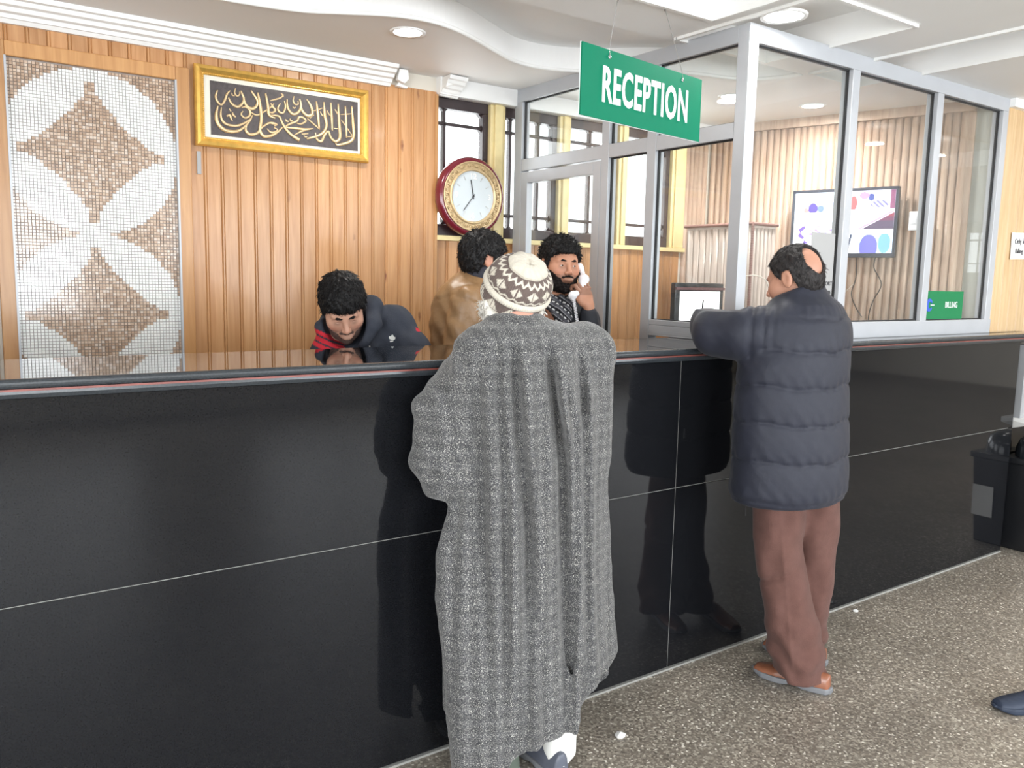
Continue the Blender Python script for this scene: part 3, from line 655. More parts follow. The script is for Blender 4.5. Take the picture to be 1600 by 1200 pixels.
strokes = [
 [(235,265,5),(220,315,9),(234,362,10),(262,385,8),(288,350,10),(308,295,9),(332,268,4)],
 [(318,325,6),(342,375,10),(385,402,12),(422,378,11),(438,335,9),(424,290,8),(416,268,4)],
 [(375,248,4),(366,285,6),(385,312,7),(404,300,6),(406,276,4)],[(345,285,4),(348,305,6),(366,310,5)],
 [(436,335,8),(458,392,12),(500,418,14),(536,396,12),(546,350,10),(515,295,9),(496,266,5)],
 [(550,282,7),(566,380,13),(576,500,14),(562,590,13),(592,645,14),(655,640,13),(715,605,10),(748,570,5)],
 [(613,288,7),(630,390,12),(640,470,12),(690,495,6)],
 [(235,392,6),(220,470,13),(234,545,15),(290,598,15),(370,606,14),(430,575,10),(480,520,8),(505,470,5)],
 [(262,405,5),(256,485,9),(290,542,11),(370,560,11),(440,535,9),(498,495,6)],
 [(420,408,5),(450,402,8),(484,432,10),(478,478,10),(440,492,8),(414,462,6),(430,436,5)],
 [(484,440,6),(540,470,8),(600,440,7),(660,400,7),(680,372,4)],
 [(458,545,6),(448,595,11),(482,630,13),(540,620,12),(575,575,9),(640,535,9),(690,540,8),(710,552,4)],
 [(300,480,7),(325,470,10),(335,500,8),(345,520,4)],[(345,445,5),(352,468,9),(372,490,6)],[(322,415,4),(335,440,6)],
 [(620,580,4),(650,612,8),(690,608,8),(705,588,5),(680,575,5)],[(625,530,4),(660,540,7),(700,548,8),(680,560,5)],
 [(650,350,4),(672,345,6),(735,326,7),(764,300,4)],[(742,290,4),(752,300,6),(762,318,4)],[(655,370,5),(670,400,9),(690,430,10),(665,450,8),(640,440,5)],
 [(640,470,6),(720,480,9),(745,530,10),(780,590,11),(830,640,13),(890,678,16)],
 [(752,570,6),(840,578,10),(940,590,12),(1012,582,4)],[(1010,584,4),(920,602,9),(850,636,5)],
 [(760,578,6),(800,548,9),(870,520,10),(888,488,10),(925,492,9),(948,520,9),(905,545,8),(872,538,6)],
 [(776,502,5),(784,520,8),(800,522,6)],[(812,498,5),(820,518,8),(838,516,5)],
 [(735,372,5),(712,410,8),(726,446,10),(758,448,9),(776,400,8),(768,350,5)],
 [(790,335,5),(796,410,10),(838,462,13),(888,442,12),(908,385,10),(896,335,6)],
 [(905,390,7),(922,440,12),(965,478,15),(1004,458,13),(996,400,11),(958,338,5)],
 [(850,312,4),(842,352,6),(858,380,7),(884,378,6),(882,352,4)],[(838,400,4),(850,412,6),(862,402,4)],
 [(1042,356,6),(1052,450,13),(1066,585,8)],
 [(1108,362,6),(1114,470,14),(1130,550,13),(1106,610,13),(1050,645,12),(955,668,7)],
 [(1170,368,6),(1176,480,12),(1182,605,7)],
 [(1236,378,6),(1242,520,13),(1250,655,14),(1212,694,13),(1168,660,11),(1146,606,8),(1112,640,11),(1082,690,12),(1044,672,10),(1030,615,5)],
 [(1300,398,6),(1306,520,12),(1312,665,7)],
 [(1360,400,6),(1368,520,13),(1376,640,14),(1342,696,14),(1232,722,10),(1210,700,4)],
 [(1008,436,4),(1050,428,6),(1095,412,4)],[(1135,430,3),(1150,462,6),(1176,486,4)],[(1206,424,3),(1222,450,6),(1240,478,3)],
 [(1258,468,4),(1310,466,5),(1372,462,3)],[(1196,582,4),(1225,586,5),(1258,580,3)],[(1262,510,3),(1310,575,6),(1366,650,4)],
 [(962,498,5),(1010,540,8),(1072,592,6)],[(985,500,4),(1000,480,6),(1022,470,3)],[(1075,440,3),(1090,470,6),(1110,480,4)],[(930,640,4),(942,652,6),(960,650,4)],[(912,625,4),(925,628,6),(970,625,4)],
 [(1320,655,4),(1350,654,5),(1380,650,3)],
]
cal = MB()
c_TL, c_TR, c_BR, c_BL = (178, 183), (1412, 368), (1418, 775), (185, 630)
def inv(px, py):
    u = (px-180)/1236.0
    for _ in range(3):
        yt = 183+(368-183)*u; yb = 630+(775-630)*u; v = (py-yt)/(yb-yt)
    return DX0+(DX1-DX0)*u, DZ1-(DZ1-DZ0)*v
for s_ in strokes:
    pts = catmull([tuple(map(float, p)) for p in s_], 5)
    sub = MB(); P3 = []; R3 = []
    for (px, py, r) in pts:
        a, b = inv(px, py); P3.append((a, 0, b)); R3.append(r*.00060)
    sub.tube(P3, R3, 6)
    cal.add([(v[0], -.014+v[1]*.8, v[2]) for v in sub.v], sub.f)
cal.build('calligraphy', GOLD2, cf, smooth=True)

# ================================================================== WALL CLOCK
ck = thing('wall_clock', 'round wall clock with burgundy case and ornate gold ring by the window', 'clock', (2.476, 3.905, 1.985))
Tc = Matrix.Rotation(PI/2, 4, 'X')   # lathe z -> -y (towards viewer)
oct_ = [(.213*math.cos(t)*(1+.015*math.cos(4*t)), .213*math.sin(t)*(1+.015*math.cos(4*t))) for t in [2*PI*k/48 for k in range(48)]]
m_ = MB(); m_.lathe([(0, -.045), (.208, -.045), (.213, -.03), (.208, -.005), (.196, .008), (.18, .004), (.0, .004)], 56, Tc); m_.build('case', BURG, ck, smooth=True)
m_ = MB(); m_.lathe([(.182, .004), (.186, .012), (.180, .014), (.176, .006)], 64, Tc); m_.lathe([(.150, .006), (.147, .016), (.138, .018), (.134, .006)], 64, Tc); m_.lathe([(.176, .005), (.150, .005)], 64, Tc); m_.build('gold_ring', GOLD2, ck, smooth=True)
orn = MB()
for k in range(44):
    t = 2*PI*k/44; ca, sa = math.cos(t), math.sin(t); nrm2 = Vector((ca, 0, sa)); tan = Vector((-sa, 0, ca)); c0 = nrm2*.163+Vector((0, -.008, 0))
    sg = 1 if k % 2 else -1
    pts = [c0+tan*(-.010)+nrm2*(-.009*sg), c0+tan*(-.004)+nrm2*(.008*sg), c0+tan*.005+nrm2*(.007*sg), c0+tan*.006+nrm2*(-.003*sg), c0+tan*.0+nrm2*(-.005*sg)]
    orn.tube(pts, [.002, .0038, .0042, .0035, .0022], 6)
tag(orn.build('scroll_ornament', GOLD2, ck, smooth=True), kind='stuff')
m_ = MB(); m_.lathe([(.137, .006), (0, .0065)], 56, Tc); m_.build('dial', mat('clock_dial', (206, 214, 218), .35, var=.02), ck)
for k in range(12):
    t = 2*PI*k/12
    if k % 3:
        m_ = MB(); T_ = Matrix.Rotation(t, 4, 'Y'); m_.box(-.002, .002, -.0085, -.006, .095, .118, T=T_); m_.build('hour_mark', STEEL, ck)
    else:
        text('numeral', {0: '12', 3: '3', 6: '6', 9: '9'}[k], .044, W_TRIM, ck, (.105*math.sin(t), -.008, .105*math.cos(t)), ext=.0015, bold=.001)
for nm, a_, L_, w_ in (('hour_hand', math.radians(-11), .088, .0042), ('minute_hand', math.radians(218), .100, .003)):
    m_ = MB(); T_ = Matrix.Rotation(a_, 4, 'Y'); m_.box(-w_*.6, w_*.6, -.012, -.0105, -.015, L_, T=T_); m_.build(nm, INK, ck)
MB().lathe([(.006, .009), (.006, .014), (0, .014)], 16, Tc).build('hub', INK, ck)

# ================================================================== TV ON RIBBED WALL
tvc = Vector((4.697, 3.093, 1.925))+nrm*.075
tv = thing('wall_television', 'wall television showing four security camera views on ribbed wall', 'television', tvc)
tv.rotation_euler = (0, 0, math.atan2(-nrm.x, nrm.y) if False else math.atan2(d.y, d.x))
if Vector((math.sin(tv.rotation_euler.z), -math.cos(tv.rotation_euler.z))).dot(nrm.xy) < 0: tv.rotation_euler.z += PI
# local -y faces the viewer
TW, TH = .628, .415
m_ = MB(); m_.box(-TW/2, TW/2, -.0, .035, -TH/2, TH/2); m_.build('casing', BLACKP, tv, bevel=.006)
m_ = MB()
for a, b, c_, e_ in ((-TW/2, TW/2, TH/2-.017, TH/2), (-TW/2, TW/2, -TH/2, -TH/2+.026), (-TW/2, -TW/2+.017, -TH/2, TH/2), (TW/2-.017, TW/2, -TH/2, TH/2)): m_.box(a, b, -.008, .001, c_, e_)
m_.build('bezel', mat('dark_blue_grey_bezel', (62, 68, 82), .3), tv, bevel=.002)
MB().box(-.12, .12, .034, .06, -.1, .1).build('wall_bracket', BLACKP, tv)
rg = random.Random(4)
def blob(u, v, cu, cv_, ru, rv): return ((u-cu)/ru)**2+((v-cv_)/rv)**2 < 1
def scr(u, v):
    # u 0..1 left-right, v 0..1 bottom-top : four overexposed camera views
    W_ = (.97, .97, 1); P_ = (.42, .34, .72); 
    if v > .995 or u > .995: return (.6, .6, .7)
    if u < .56 and v > .5:
        if abs(v-.66) < .012 and u < .5: return (.8, .78, .95)
        if blob(u, v, .19, .74, .05, .09): return (.30, .24, .55)
        if blob(u, v, .27, .73, .035, .06): return (.40, .48, .75)
        if blob(u, v, .12, .70, .025, .06): return (.75, .5, .5)
        if blob(u, v, .38, .80, .02, .04): return (.6, .66, .85)
        if .30 < u < .52 and .55 < v < .85 and math.sin(u*90)*math.sin(v*60+u*20) > .72: return (.62, .66, .88)
        return (.93, .97, 1)
    if u >= .56 and v > .38:
        if abs(u-.565) < .007: return (.5, .45, .7)
        if v > .70:
            if blob(u, v, .60, .80, .035, .12): return (.62, .34, .36)
            if .66 < u < .72 and .72 < v < .84: return W_
            if blob(u, v, .70, .92, .05, .06): return (.62, .5, .72)
            if blob(u, v, .77, .89, .03, .06): return (.25, .3, .55)
            if blob(u, v, .85, .78, .09, .06) and int(u*60+v*40) % 3: return (.45, .45, .7)
            if u > .95: return (.5, .3, .42)
            return (.95, .94, 1)
        if v > .66: return (.9, .85, .97)
        e1 = (v-.40)/.26*.30+.66
        if u > e1+.05:
            return (.34, .30, .38) if v < .52 else (.52, .26, .32) if v > .58 else (.42, .27, .36)
        if abs(u-e1-.02) < .018: return (.66, .55, .86)
        if abs(u-e1+.06) < .006: return (.5, .42, .6)
        return (.97, .93, 1)
    if u >= .52 and v <= .38:
        if v > .31: return (.95, .98, 1)
        if blob(u, v, .77, .10, .09, .20): return (.40, .40, .78)
        if blob(u, v, .92, .16, .06, .16): return (.42, .62, .88)
        if abs(u-.56-.12*v) < .01: return (.15, .2, .3)
        if abs(u-.91-.18*v) < .01 and v < .26: return (.15, .25, .4)
        return (.82, .93, 1) if u > .66 else (.93, .95, 1)
    if v < .16: return (.35, .32, .6) if blob(u, v, .08, .05, .07, .06) else (.95, .95, 1)
    q = math.sin(u*61+3*math.sin(v*37))*math.sin(v*43+2*math.sin(u*29))
    if abs(u-.11-.04*math.sin(v*14)) < .018+.012*math.sin(v*50) and v < .47: return P_
    if .16 < u < .52 and .26 < v < .46 and q > .45-.8*(.36-abs(v-.36)-.26): return (.58, .48, .82)
    if .16 < u < .30 and .30 < v < .34: return (.62, .52, .84)
    return W_ if q < .8 else (.86, .86, .98)
nu, nv = 150, 96; sv = []; sf = []; scol = []
for j in range(nv+1):
    for i in range(nu+1):
        u, v = i/nu, j/nv; sv.append((-TW/2+.017+u*(TW-.034), -.002, -TH/2+.026+v*(TH-.043))); scol.append(lin(scr(u, v))+(1,))
for j in range(nv):
    for i in range(nu): a = j*(nu+1)+i; sf.append((a, a+1, a+nu+2, a+nu+1))
m_ = MB(); m_.v = sv; m_.f = sf; m_.mi = [0]*len(sf); m_.c = scol; m_.build('screen', SCREEN, tv, col=True, fix=False)
def onwall(s_, z, off_=.03): return Vector((4.50, 3.72, 0))+d*s_+nrm*off_+Vector((0, 0, z))
for nm, pts in (('television_cable', [(.74, 1.74), (.75, 1.6), (.73, 1.5), (.76, 1.42), (.80, 1.36)]), ('television_cable', [(.86, 1.74), (.85, 1.66), (.90, 1.56), (.86, 1.46), (.84, 1.36), (.85, 1.2)])):
    P3 = [onwall(a, b) for a, b in pts]; P3 = catmull([tuple(p) for p in P3], 6)
    o = MB().tube(P3, .0035, 6).build(nm, CABLE, None, smooth=True)
    tag(o, 'black cable hanging straight below the middle of the television' if pts[0][0] < .8 else 'black curly cable hanging below the television right side', 'cable', 'cables below the television')
o = MB().tube(catmull([tuple(onwall(a, b)) for a, b in [(.74, 1.56), (.68, 1.50), (.60, 1.46)]], 5), .002, 5).build('thin_cable', CABLEW, None, smooth=True); tag(o, 'thin pale cable running left below the television', 'cable')
sw = thing('wall_switch', 'white switch plate on ribbed wall right of the television', 'switch', onwall(1.06, 1.93, .045)); sw.rotation_euler = tv.rotation_euler
MB().box(-.03, .03, -.01, .012, -.055, .055).build('plate', WPLAST, sw, bevel=.004); MB().box(-.008, .008, -.016, -.009, -.014, .014).build('rocker', WPLAST, sw)

# ================================================================== RIBBED CABINET + MONITOR IN OFFICE
cbt = thing('ribbed_cabinet', 'tall ribbed wooden cabinet with rope-moulded edges inside glass office', 'cabinet', (3.95, 3.2, 0))
MB().box(.012, .225, .012, .52, 0, 1.885).build('body', RIBC, cbt)
def rib(h, w):
    pr = [(-w/2+.001, .012)]+[(w/2*.92*math.sin(a), .012-.014*math.cos(a)) for a in [(-PI/2+PI*k/6) for k in range(7)]]+[(w/2-.001, .012)]
    n_ = len(pr); m_ = MB(); m_.add([(x, y, 0) for x, y in pr]+[(x, y, h) for x, y in pr], [(i, i+1, n_+i+1, n_+i) for i in range(n_-1)]+[tuple(range(n_)), tuple(range(n_, 2*n_))])
    me = m_.mesh('slat'); me.materials.append(RIBC); me.shade_smooth(); return me
rm = rib(1.87, .035)
for k in range(6):
    o = bpy.data.objects.new('slat', rm); COL.objects.link(o); o.parent = cbt; o.location = (.022+.035*k, 0, 0)
rm2 = rib(1.87, .05)
for k in range(10):
    o = bpy.data.objects.new('slat', rm2); COL.objects.link(o); o.parent = cbt; o.location = (.002, .035+.05*k, 0); o.rotation_euler = (0, 0, -PI/2)
ROPE = mat('rope_moulding', (150, 112, 104), .5)
def rope(name, p0, p1, r, par):
    p0, p1 = Vector(p0), Vector(p1); L_ = (p1-p0).length; n_ = int(L_/.014); m_ = MB(); dd = (p1-p0)/L_
    pts = []; rr = []
    for i in range(n_*3+1): pts.append(p0+dd*L_*i/(n_*3)); rr.append(r*(1+.25*math.sin(i*2*PI/3)))
    m_.tube(pts, rr, 8); return m_.build(name, ROPE, par, smooth=True)
rope('rope_edge', (0, 0, .02), (0, 0, 1.89), .009, cbt); rope('rope_edge', (0, 0, 1.892), (0, .53, 1.892), .009, cbt); rope('rope_edge', (0, 0, 1.892), (.225, 0, 1.892), .009, cbt)
dk = thing('office_desk', 'office desk behind the counter glass', 'desk', (2.95, 2.7, 0))
MB().box(-.1, 1.4, .01, .45, 1.06, 1.1).build('desktop', mat('desk_laminate', (120, 84, 60), .4), dk); MB().box(-.08, -.05, .03, .43, 0, 1.06).build('side_panel', BLACKP, dk); MB().box(1.35, 1.38, .03, .43, 0, 1.06).build('side_panel', BLACKP, dk)
mo = thing('desk_monitor', 'dark monitor with bright white screen behind the office glass', 'monitor', (3.06, 2.8, 1.1))
MB().box(-.14, .20, 0, .03, .12, .445).build('casing', BLACKP, mo, bevel=.005)
MB().box(-.108, .172, -.003, .001, .15, .405).build('screen', WSCREEN, mo, bevel=.0)
MB().box(-.14, .20, -.008, 0, .412, .424).build('top_bar', mat('maroon_strip', (108, 70, 72), .4), mo)
MB().box(0, .06, .01, .04, .0, .14).build('stand', BLACKP, mo); MB().box(-.08, .14, -.05, .1, 0, .012).build('base', BLACKP, mo, bevel=.004)
sk = thing('power_socket', 'black power socket with white plug at the cabinet corner', 'socket', (3.925, 3.27, 1.51))
MB().box(-.01, .012, -.04, .04, -.05, .05).build('socket_box', BLACKP, sk, bevel=.004); MB().box(-.035, -.01, -.045, -.015, -.035, .03).build('plug', WPLAST, sk, bevel=.004)
MB().tube(catmull([(-.02, -.03, .03), (-.03, -.05, .07), (-.0, -.12, .085), (.05, -.16, .06), (.1, -.15, .0)], 6), .003, 6).build('plug_cable', CABLEW, sk, smooth=True)

# ================================================================== RIGHT EDGE
no = thing('wall_note', 'white printed paper note on pale pine wall at right edge', 'note', (5.33, 2.318, 1.80)); no.rotation_euler = (0, math.radians(-2), 0)
MB().box(-.19, .19, -.001, .001, -.076, .076).build('sheet', PAPER, no)
text('lettering', 'Only for', .042, INK, no, (-.08, -.002, .025)); text('lettering', 'Billing', .042, INK, no, (-.09, -.002, -.03))
gc = thing('wall_box', 'pale grey box with white sloping tray beneath, at counter right end', 'box', (5.19, 2.2, .74))
MB().box(0, .3, .0, .13, .06, .49).build('cabinet', mat('pale_grey_metal', (150, 152, 155), .5), gc, bevel=.004)
m_ = MB(); m_.add([(-.012, -.06, .062), (.32, -.06, .062), (.32, .13, .062), (-.012, .13, .062), (-.012, -.06, .03), (.32, -.06, .03), (.30, .13, -.03), (.04, .13, -.03)], [(0, 1, 2, 3), (4, 5, 6, 7), (0, 1, 5, 4), (1, 2, 6, 5), (2, 3, 7, 6), (3, 0, 4, 7)]); m_.build('tray', W_TRIM, gc, bevel=.003)
bn = thing('waste_bin', 'black waste bin with smoky domed lid and white label beside counter end', 'bin', (5.22, 1.98, 0))
m_ = MB(); m_.add([(.03, .03, 0), (.33, .03, 0), (.33, .3, 0), (.03, .3, 0), (0, 0, .53), (.36, 0, .53), (.36, .31, .53), (0, .31, .53)], [(0, 1, 2, 3), (4, 5, 6, 7), (0, 1, 5, 4), (1, 2, 6, 5), (2, 3, 7, 6), (3, 0, 4, 7)]); m_.build('bin_body', BLACKP, bn, bevel=.01)
MB().box(-.012, .372, -.012, .318, .525, .56).build('rim', BLACKP, bn, bevel=.006)
m_ = MB(); m_.lathe([(.155, 0), (.153, .05), (.135, .10), (.09, .13), (0, .14)], 32, Matrix.Translation((.18, .155, .56)) @ Matrix.Diagonal((1.1, .95, 1, 1))); m_.build('domed_lid', DOMEP, bn, smooth=True)
m_ = MB(); m_.box(-.004, -.001, .0, .12, .17, .36, T=Matrix.Translation((.016, .02, 0)) @ Matrix.Rotation(math.radians(-3), 4, 'Y')); m_.build('label', PAPER, bn)

# ---- litter on the floor
def scrap(x, y, s, label):
    m_ = MB(); k = 9; r_ = random.Random(int(x*100)); v = [(0, 0, .012*s)]+[(s*.014*(1+.35*r_.random())*math.cos(2*PI*i/k), s*.012*(1+.4*r_.random())*math.sin(2*PI*i/k), .002+.006*r_.random()) for i in range(k)]
    b0 = [(p[0]*.8, p[1]*.8, 0) for p in v[1:]]
    m_.add(v+b0, [(0, i+1, (i+1) % k+1) for i in range(k)]+[(i+1, k+1+i, k+1+(i+1) % k, (i+1) % k+1) for i in range(k)]+[tuple(range(k+1, 2*k+1))])
    o = m_.build('paper_scrap', PAPER, None, loc=(x, y, 0)); tag(o, label, 'litter')
scrap(3.577, 2.16, 1.0, 'tiny white paper scrap on floor right of brown trousers')
scrap(1.875, 1.96, 1.3, 'small white paper scrap on floor right of the old man in tweed')

# ================================================================== SIGNED-DISTANCE MODELLING (smooth organic bodies and clothes)
F32 = np.float32
def ax_(*seg):
    """non-uniform axis from (a, b, h) segments; length 4k+1"""
    v = [seg[0][0]]
    for a, b, h in seg:
        n_ = max(1, int(math.ceil((b-a)/h))); v += list(a+(b-a)*np.arange(1, n_+1)/n_)
    while (len(v)-1) % 4: v.append(v[-1]+(v[-1]-v[-2]))
    return np.array(v, F32)
def surf(fn, X, Y, Z):
    nX, nY, nZ = len(X), len(Y), len(Z); bx, by, bz = (nX-1)//4, (nY-1)//4, (nZ-1)//4
    cx, cy, cz = np.meshgrid(X[::4], Y[::4], Z[::4], indexing='ij')
    Dc = fn(cx.ravel(), cy.ravel(), cz.ravel()).reshape(cx.shape)
    mn = np.full((bx, by, bz), 1e9, F32)
    for i in (0, 1):
        for j in (0, 1):
            for k in (0, 1): mn = np.minimum(mn, np.abs(Dc[i:bx+i, j:by+j, k:bz+k]))
    dX, dY, dZ = np.diff(X[::4]), np.diff(Y[::4]), np.diff(Z[::4])
    diag = np.sqrt(dX[:, None, None]**2+dY[None, :, None]**2+dZ[None, None, :]**2)
    act = np.argwhere(mn < diag*1.9)
    V = np.repeat(np.repeat(np.repeat(np.sign(Dc)*.5, 4, 0), 4, 1), 4, 2)[:nX, :nY, :nZ].astype(F32)
    o5 = np.array([(i, j, k) for i in range(5) for j in range(5) for k in range(5)])
    for s_ in range(0, len(act), 4000):
        idx = (act[s_:s_+4000, None, :]*4+o5[None]).reshape(-1, 3)
        lin_ = np.unique(np.ravel_multi_index(idx.T, (nX, nY, nZ))); ii, jj, kk = np.unravel_index(lin_, (nX, nY, nZ))
        V[ii, jj, kk] = fn(X[ii], Y[jj], Z[kk])
    ins = V < 0
    c = np.zeros((nX-1, nY-1, nZ-1), np.int8)
    for i in (0, 1):
        for j in (0, 1):
            for k in (0, 1): c += ins[i:nX-1+i, j:nY-1+j, k:nZ-1+k]
    cells = np.argwhere((c > 0) & (c < 8)); n_ = len(cells)
    ids = np.full(c.shape, -1, np.int32); ids[tuple(cells.T)] = np.arange(n_)
    acc = np.zeros((n_, 3)); cnt = np.zeros(n_); AX = (X, Y, Z)
    for a in range(3):
        o1, o2 = [b for b in range(3) if b != a]
        for p in (0, 1):
            for q in (0, 1):
                i0 = cells.copy(); i0[:, o1] += p; i0[:, o2] += q; i1 = i0.copy(); i1[:, a] += 1
                v0 = V[tuple(i0.T)]; v1 = V[tuple(i1.T)]; m = (v0 < 0) != (v1 < 0); t = np.where(m, v0/np.where(m, v0-v1, 1), 0)
                P = np.stack([AX[b][i0[:, b]] for b in range(3)], 1).astype(float)
                P[:, a] += t*(AX[a][i1[:, a]]-AX[a][i0[:, a]]); acc += P*m[:, None]; cnt += m
    VV = acc/cnt[:, None]; Q = []
    for a in range(3):
        o1, o2 = (a+1) % 3, (a+2) % 3
        sl0 = [slice(None)]*3; sl1 = [slice(None)]*3; sl0[a] = slice(0, -1); sl1[a] = slice(1, None)
        A0, A1 = ins[tuple(sl0)], ins[tuple(sl1)]; e = np.argwhere(A0 != A1)
        e = e[(e[:, o1] > 0) & (e[:, o2] > 0) & (e[:, o1] < c.shape[o1]) & (e[:, o2] < c.shape[o2])]
        if not len(e): continue
        fl = A0[tuple(e.T)]
        def cid(p, q):
            z = e.copy(); z[:, o1] -= p; z[:, o2] -= q; return ids[tuple(z.T)]
        q_ = np.stack([cid(1, 1), cid(0, 1), cid(0, 0), cid(1, 0)], 1); q_[~fl] = q_[~fl][:, ::-1]; Q.append(q_)
    Q = np.concatenate(Q) if Q else np.zeros((0, 4), int); Q = Q[(Q >= 0).all(1)]
    return VV, Q
def np_mesh(name, V, Q, cols=None):
    me = bpy.data.meshes.new(name); me.vertices.add(len(V)); me.vertices.foreach_set('co', np.asarray(V, F32).ravel())
    me.loops.add(len(Q)*4); me.loops.foreach_set('vertex_index', np.asarray(Q, np.int32).ravel())
    me.polygons.add(len(Q)); me.polygons.foreach_set('loop_start', np.arange(0, len(Q)*4, 4, dtype=np.int32))
    try: me.polygons.foreach_set('loop_total', np.full(len(Q), 4, np.int32))
    except Exception: pass
    if cols is not None:
        a = me.color_attributes.new('Col', 'FLOAT_COLOR', 'POINT'); a.data.foreach_set('color', np.asarray(cols, F32).ravel())
    me.update(calc_edges=True); me.validate(); me.shade_smooth(); return me
def v3(a): return np.array(a, F32)
def sph(p, c, r): return np.sqrt((p[0]-c[0])**2+(p[1]-c[1])**2+(p[2]-c[2])**2)-r
def ell(p, c, r, R=None):
    q = [p[i]-c[i] for i in range(3)]
    if R is not None: q = [R[0][i]*q[0]+R[1][i]*q[1]+R[2][i]*q[2] for i in range(3)]
    k0 = np.sqrt((q[0]/r[0])**2+(q[1]/r[1])**2+(q[2]/r[2])**2)+1e-6
    k1 = np.sqrt((q[0]/r[0]**2)**2+(q[1]/r[1]**2)**2+(q[2]/r[2]**2)**2)+1e-6
    return k0*(k0-1)/k1
def rc(p, a, b, ra, rb):
    a = v3(a); b = v3(b); ab = b-a; L2 = float((ab**2).sum())+1e-9
    h = np.clip(((p[0]-a[0])*ab[0]+(p[1]-a[1])*ab[1]+(p[2]-a[2])*ab[2])/L2, 0, 1)
    return np.sqrt((p[0]-a[0]-ab[0]*h)**2+(p[1]-a[1]-ab[1]*h)**2+(p[2]-a[2]-ab[2]*h)**2)-(ra+(rb-ra)*h)
def chain(p, pts, rs, k=.01):
    d_ = None
    for i in range(len(pts)-1):
        e = rc(p, pts[i], pts[i+1], rs[i], rs[i+1]); d_ = e if d_ is None else smin(d_, e, k)
    return d_
def smin(a, b, k):
    h = np.maximum(k-np.abs(a-b), 0)/k; return np.minimum(a, b)-h*h*k*.25
def smax(a, b, k): return -smin(-a, -b, k)
def column(p, tab, az=0, rho=.6, rot=None, cap=.02):
    """stack of ellipses; tab rows (z, left, right) as seen across the line of sight at azimuth az; body axis along x"""
    t = np.array(sorted(tab), float); z = p[2]
    xl = np.interp(z, t[:, 0], t[:, 1]); xr = np.interp(z, t[:, 0], t[:, 2]); c = (xl+xr)/2; w_ = (xr-xl)/2
    cy_off = np.interp(z, t[:, 0], t[:, 3]) if t.shape[1] > 3 else 0
    ca, sa = math.cos(az), math.sin(az); a_ = w_/math.sqrt(ca*ca+rho*rho*sa*sa); b_ = a_*rho
    X_ = p[0]-c*ca-cy_off*sa; Y_ = p[1]+c*sa-cy_off*ca
    q = np.sqrt((X_/a_)**2+(Y_/b_)**2)+1e-6
    # radius-aware distance
    d_ = (q-1)*np.sqrt(X_**2+Y_**2)/q
    d_ = np.where(q < .3, -b_*.7, d_)
    d_ = smax(d_, z-t[-1, 0], cap); d_ = smax(d_, t[0, 0]-z, cap*.5)
    return d_, np.arctan2(Y_, X_)
def wob(p, f, ph=0):
    return (np.sin(p[0]*f+1.3+ph)*np.sin(p[1]*f*1.13+.7+ph)*np.sin(p[2]*f*.93+2.1+ph)+.5*np.sin(p[0]*f*2.1+p[2]*f*1.7+ph)*np.sin(p[1]*f*1.9-p[2]*f*.8))
def rmat(yaw=0, pitch=0, roll=0):
    """degrees. yaw turns the face (facing -y) towards +x, pitch nods down, roll tips the crown to +x"""
    y_, p_, r_ = map(math.radians, (yaw, pitch, roll))
    return np.array(Matrix.Rotation(y_, 3, 'Z') @ Matrix.Rotation(p_, 3, 'X') @ Matrix.Rotation(r_, 3, 'Y'))
def tolocal(p, c, R, s_=1.0):
    q = [(p[i]-c[i])/s_ for i in range(3)]
    return [R[0][i]*q[0]+R[1][i]*q[1]+R[2][i]*q[2] for i in range(3)]
# ---------------- head
def head_sdf(p, fine=True):
    x, y, z = p; ax = np.abs(x); m = (ax, y, z)
    d_ = ell(p, (0, .014, .036), (.076, .096, .086))
    d_ = smin(d_, ell(p, (0, -.022, -.028), (.062, .066, .084)), .04)
    d_ = smin(d_, ell(m, (.022, -.036, -.076), (.034, .042, .034)), .03)
    d_ = smin(d_, sph(p, (0, -.074, -.101), .017), .025)
    d_ = smin(d_, ell(m, (.046, -.052, -.022), (.020, .024, .022)), .03)       # cheekbones
    if fine:
        d_ = smin(d_, rc(m, (.0, -.078, .020), (.040, -.070, .024), .011, .009), .016)   # brow
        d_ = smax(d_, -ell(m, (.031, -.097, .002), (.017, .014, .011)), .012)            # sockets
        d_ = smin(d_, sph(m, (.031, -.071, .001), .0140), .004)                            # lids
        d_ = smax(d_, -ell(m, (.031, -.090, .0005), (.0105, .012, .0033)), .002)             # eye opening
        d_ = smin(d_, rc(p, (0, -.084, .012), (0, -.108, -.028), .0075, .0105), .012)    # nose
        d_ = smin(d_, ell(m, (.011, -.098, -.033), (.0085, .010, .008)), .006)
        d_ = smax(d_, -ell(m, (.0065, -.103, -.041), (.0035, .005, .003)), .002)
        d_ = smin(d_, ell(p, (0, -.080, -.062), (.028, .036, .014)), .012)                # mouth mound
        d_ = smin(d_, rc(m, (.0, -.0955, -.0565), (.022, -.086, -.0595), .0048, .002), .003)
        d_ = smin(d_, rc(m, (.0, -.0940, -.067), (.020, -.085, -.0625), .0058, .002), .003)
        d_ = smax(d_, -rc(m, (.0, -.1, -.0613), (.022, -.09, -.0610), .0010, .0008), .002)
    # ears
    e = ell(m, (.079, .016, .002), (.0075, .021, .033)); e = smax(e, -ell(m, (.088, .012, .004), (.006, .012, .020)), .004)
    d_ = smin(d_, e, .006)
    return d_
def neck_sdf(p, back=.035, L_=.17): return rc(p, (0, .018, -.06), (0, back, -L_), .052, .060)
SK = {'base': (176, 128, 104)}
